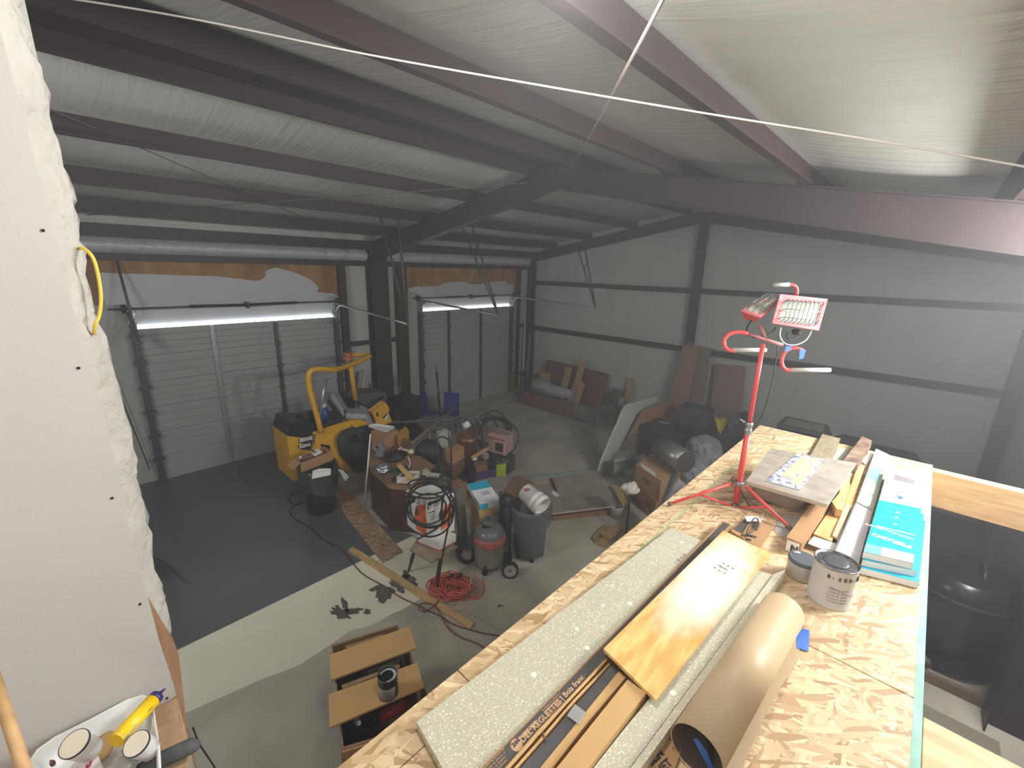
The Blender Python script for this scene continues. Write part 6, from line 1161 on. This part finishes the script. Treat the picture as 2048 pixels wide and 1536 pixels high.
# ---- ledge at lower left with painting supplies
LZ = 2.66
s = MB(); s.prism([A(352, 1389, z=LZ), A(378, 1484, z=LZ)+Vector((0, .0, 0)), Vector((.055, 1.30, LZ)), Vector((-.6, 1.30, LZ)), Vector((-.6, 1.565, LZ)), Vector((A(352, 1389, z=LZ).x, 1.565, LZ))], (0, 0, -.04)); single('wooden_ledge', s, mat('stained_ledge', (196, 164, 128), .7, col2=(150, 116, 84), vs=9, bump=.2), 'paint-stained wooden ledge at foot of the drywall', 'ledge')
TRY = mat('tray_white', (228, 228, 226), .35, var=.03)
c = thing('paint_tray', A(190, 1480, z=LZ), 'white plastic tray on the wooden ledge holding painting supplies', 'tray')
rim = [(48, 1600), (58, 1525), (75, 1500), (110, 1475), (180, 1440), (255, 1400), (285, 1391), (300, 1396), (306, 1420), (318, 1500), (322, 1580)]
P0 = [A(px, py, z=LZ+.09) for px, py in rim]; cc = sum(P0, Vector())/len(P0)
s = MB(); s.grid([P0, [p+(cc-p).normalized()*.006+Z*.002 for p in P0], [p+(cc-p).normalized()*.03-Z*.085 for p in P0]]); s.add([p+(cc-p).normalized()*.03-Z*.085 for p in P0], [list(range(len(P0)))]); s.tube(P0, .003, 6); s.build('tray_body', TRY, c)
def jar(px, py, r, lab):
    p = A(px, py, z=LZ+.15); ax_ = Vector((-.25, -.28, .8)).normalized(); h = .08
    base = p-ax_*h; c = thing('specimen_jar', base, lab, 'jar', 'white lidded jars in the tray')
    s = MB(); s.lathe([(.0001, 0), (r*.82, 0), (r*.9, h*.5), (r*.97, h*.92)], base, ax_, 32); s.build('jar_body', TRY, c)
    s = MB(); s.lathe([(r*.98, h*.9), (r, h*.94), (r, h), (r*.93, h)], base, ax_, 32); s.build('dark_rim', mat('navy_rim', (44, 40, 58), .4), c)
    s = MB(); s.lathe([(r*.95, h*.999), (r*.9, h*1.005), (.0001, h*1.0)], base, ax_, 32); s.build('lid', mat('cream_lid', (226, 214, 196), .5, col2=(190, 168, 140), vs=26, lo=.3, hi=.45), c)
jar(148, 1487, .033, 'left white jar with dark rimmed cream lid in the tray')
jar(272, 1487, .030, 'right white jar with dark rimmed cream lid in the tray')
c = thing('caulk_tube', A(260, 1450, z=LZ+.05), 'yellow caulk tube with dark blue nozzle leaning in the tray', 'tube')
t1, t2, t3 = A(232, 1482, y=1.36), A(305, 1402, y=1.44), A(331, 1377, y=1.47); ax_ = (t2-t1).normalized()
s = MB(); s.tube([t1, t2], .0205, 20); s.build('tube_body', mat('caulk_yellow', (250, 206, 24), .35, var=.03), c)
s = MB(); s.tube([t2, t2+ax_*.016], .019, 18); s.tube([t2+ax_*.014, t2+ax_*.024, t3], [.012, .006, .0015], 12); s.build('nozzle', mat('nozzle_blue', (54, 48, 104), .4), c)
s = MB(); vN = (t1-CAMP).normalized(); sdv = ax_.cross(vN).normalized()
for t, w, l_, nm, mt in ((.28, .010, .045, 'silver_panel', mat('silver_print', (168, 164, 160), .4)), (.83, .008, .016, 'blue_panel', mat('nozzle_blue', (0, 0, 0)))):
    s = MB(); cp = t1+(t2-t1)*t-vN*.0207-sdv*.004; s.prism([cp-ax_*l_/2-sdv*w, cp+ax_*l_/2-sdv*w, cp+ax_*l_/2+sdv*w*.2, cp-ax_*l_/2+sdv*w*.2], vN*.001); s.build(nm, mt, c)
def pouch(pxs, z, mt, lab, nm='pouch'):
    s = MB(); s.prism(PZ(pxs, z), (0, 0, -.015)); single(nm, s, mt, lab, 'packet')
REDW = mat('red_white_print', (232, 226, 228), .35, col2=(170, 40, 74), vs=13, stretch=(3, 1, 1), lo=.40, hi=.46)
pouch([(130, 1545), (160, 1512), (195, 1508), (208, 1540), (205, 1570), (120, 1570)], LZ+.06, REDW, 'red and white printed packet between the two jars')
s = MB(); s.blob(A(90, 1528, z=LZ+.03), (.05, .05, .05), 111, .1); single('dark_red_bottle', s, mat('maroon', (84, 24, 34), .4), 'dark red bottle cap at left end of the tray', 'bottle')
s = MB(); s.blob(A(250, 1525, z=LZ+.07), (.075, .06, .055), 112, .25, 24, 14, freq=6); single('crumpled_glove', s, mat('grey_white_glove', (190, 188, 184), .5, bump=.6, bs=60), 'crumpled grey-white glove in front of right jar', 'glove')
s = MB(); s.blob(A(205, 1492, z=LZ+.03), (.06, .09, .03), 113, .15); single('tan_sponge', s, mat('sponge', (196, 160, 112), .9, bump=.4, bs=90), 'tan sponge under tail of the caulk tube', 'sponge')
s = MB(); s.tube([A(-20, 1330, y=1.33), A(62, 1580, y=1.05)], .0105, 12); single('wooden_pole', s, wood('pole_wood', (206, 168, 120), (178, 138, 92), 2), 'round wooden pole leaning at the lower left picture corner'.replace(' picture corner', ' of the ledge'), 'pole')
s = MB(); P = []
a_, b_ = A(300, 1530, z=LZ+.03), A(382, 1492, z=LZ+.03)
s.tube([A(270, 1550, z=LZ+.02), a_, b_, A(398, 1490, z=LZ+.02)], [.02, .022, .022, .012], 12); single('wrapped_handle', s, mat('dirty_grey', (88, 90, 90), .85, var=.4, vs=30, bump=.5), 'dirty grey wrapped stick along front edge of the ledge', 'stick')
s = MB(); s.tube(curve([A(386, 1455, z=2.5), A(400, 1490, z=2.3), A(430, 1536, z=2.1), A(450, 1580, z=1.9)], 4), .0028, 6); single('hanging_cord', s, DARKM, 'dark thin cord hanging below the ledge', 'cord')

s = MB(); s.bx(4.75, 5.3, -1.2, -.28, 0, .012); single('floor_sheet', s, mat('dim_sheet', (140, 132, 116), .7), 'pale sheet lying on the floor under the right platform edge', 'sheet')

# ---- scatter volume added to imitate the grey veil of lens glare
hz = bpy.data.materials.new('glare_veil'); hz.use_nodes = True; nt = hz.node_tree; nt.nodes.clear()
o_ = nt.nodes.new('ShaderNodeOutputMaterial'); v_ = nt.nodes.new('ShaderNodeVolumePrincipled') if False else nt.nodes.new('ShaderNodeVolumeScatter')
v_.inputs['Color'].default_value = (.97, .98, 1, 1); v_.inputs['Density'].default_value = .022; v_.inputs['Anisotropy'].default_value = .35
nt.links.new(v_.outputs[0], o_.inputs['Volume'])
s = MB(); s.prism([Vector((-1.5, y, z)) for y, z in ((YR+.01, .02), (5.0, .02), (5.0, 5.3), (4.6, 5.42), (4.2, 5.42), (YR+.01, 4.45))], (XG+1.48, 0, 0)); ha = s.build('glare_veil_volume', hz); ha['kind'] = 'structure'
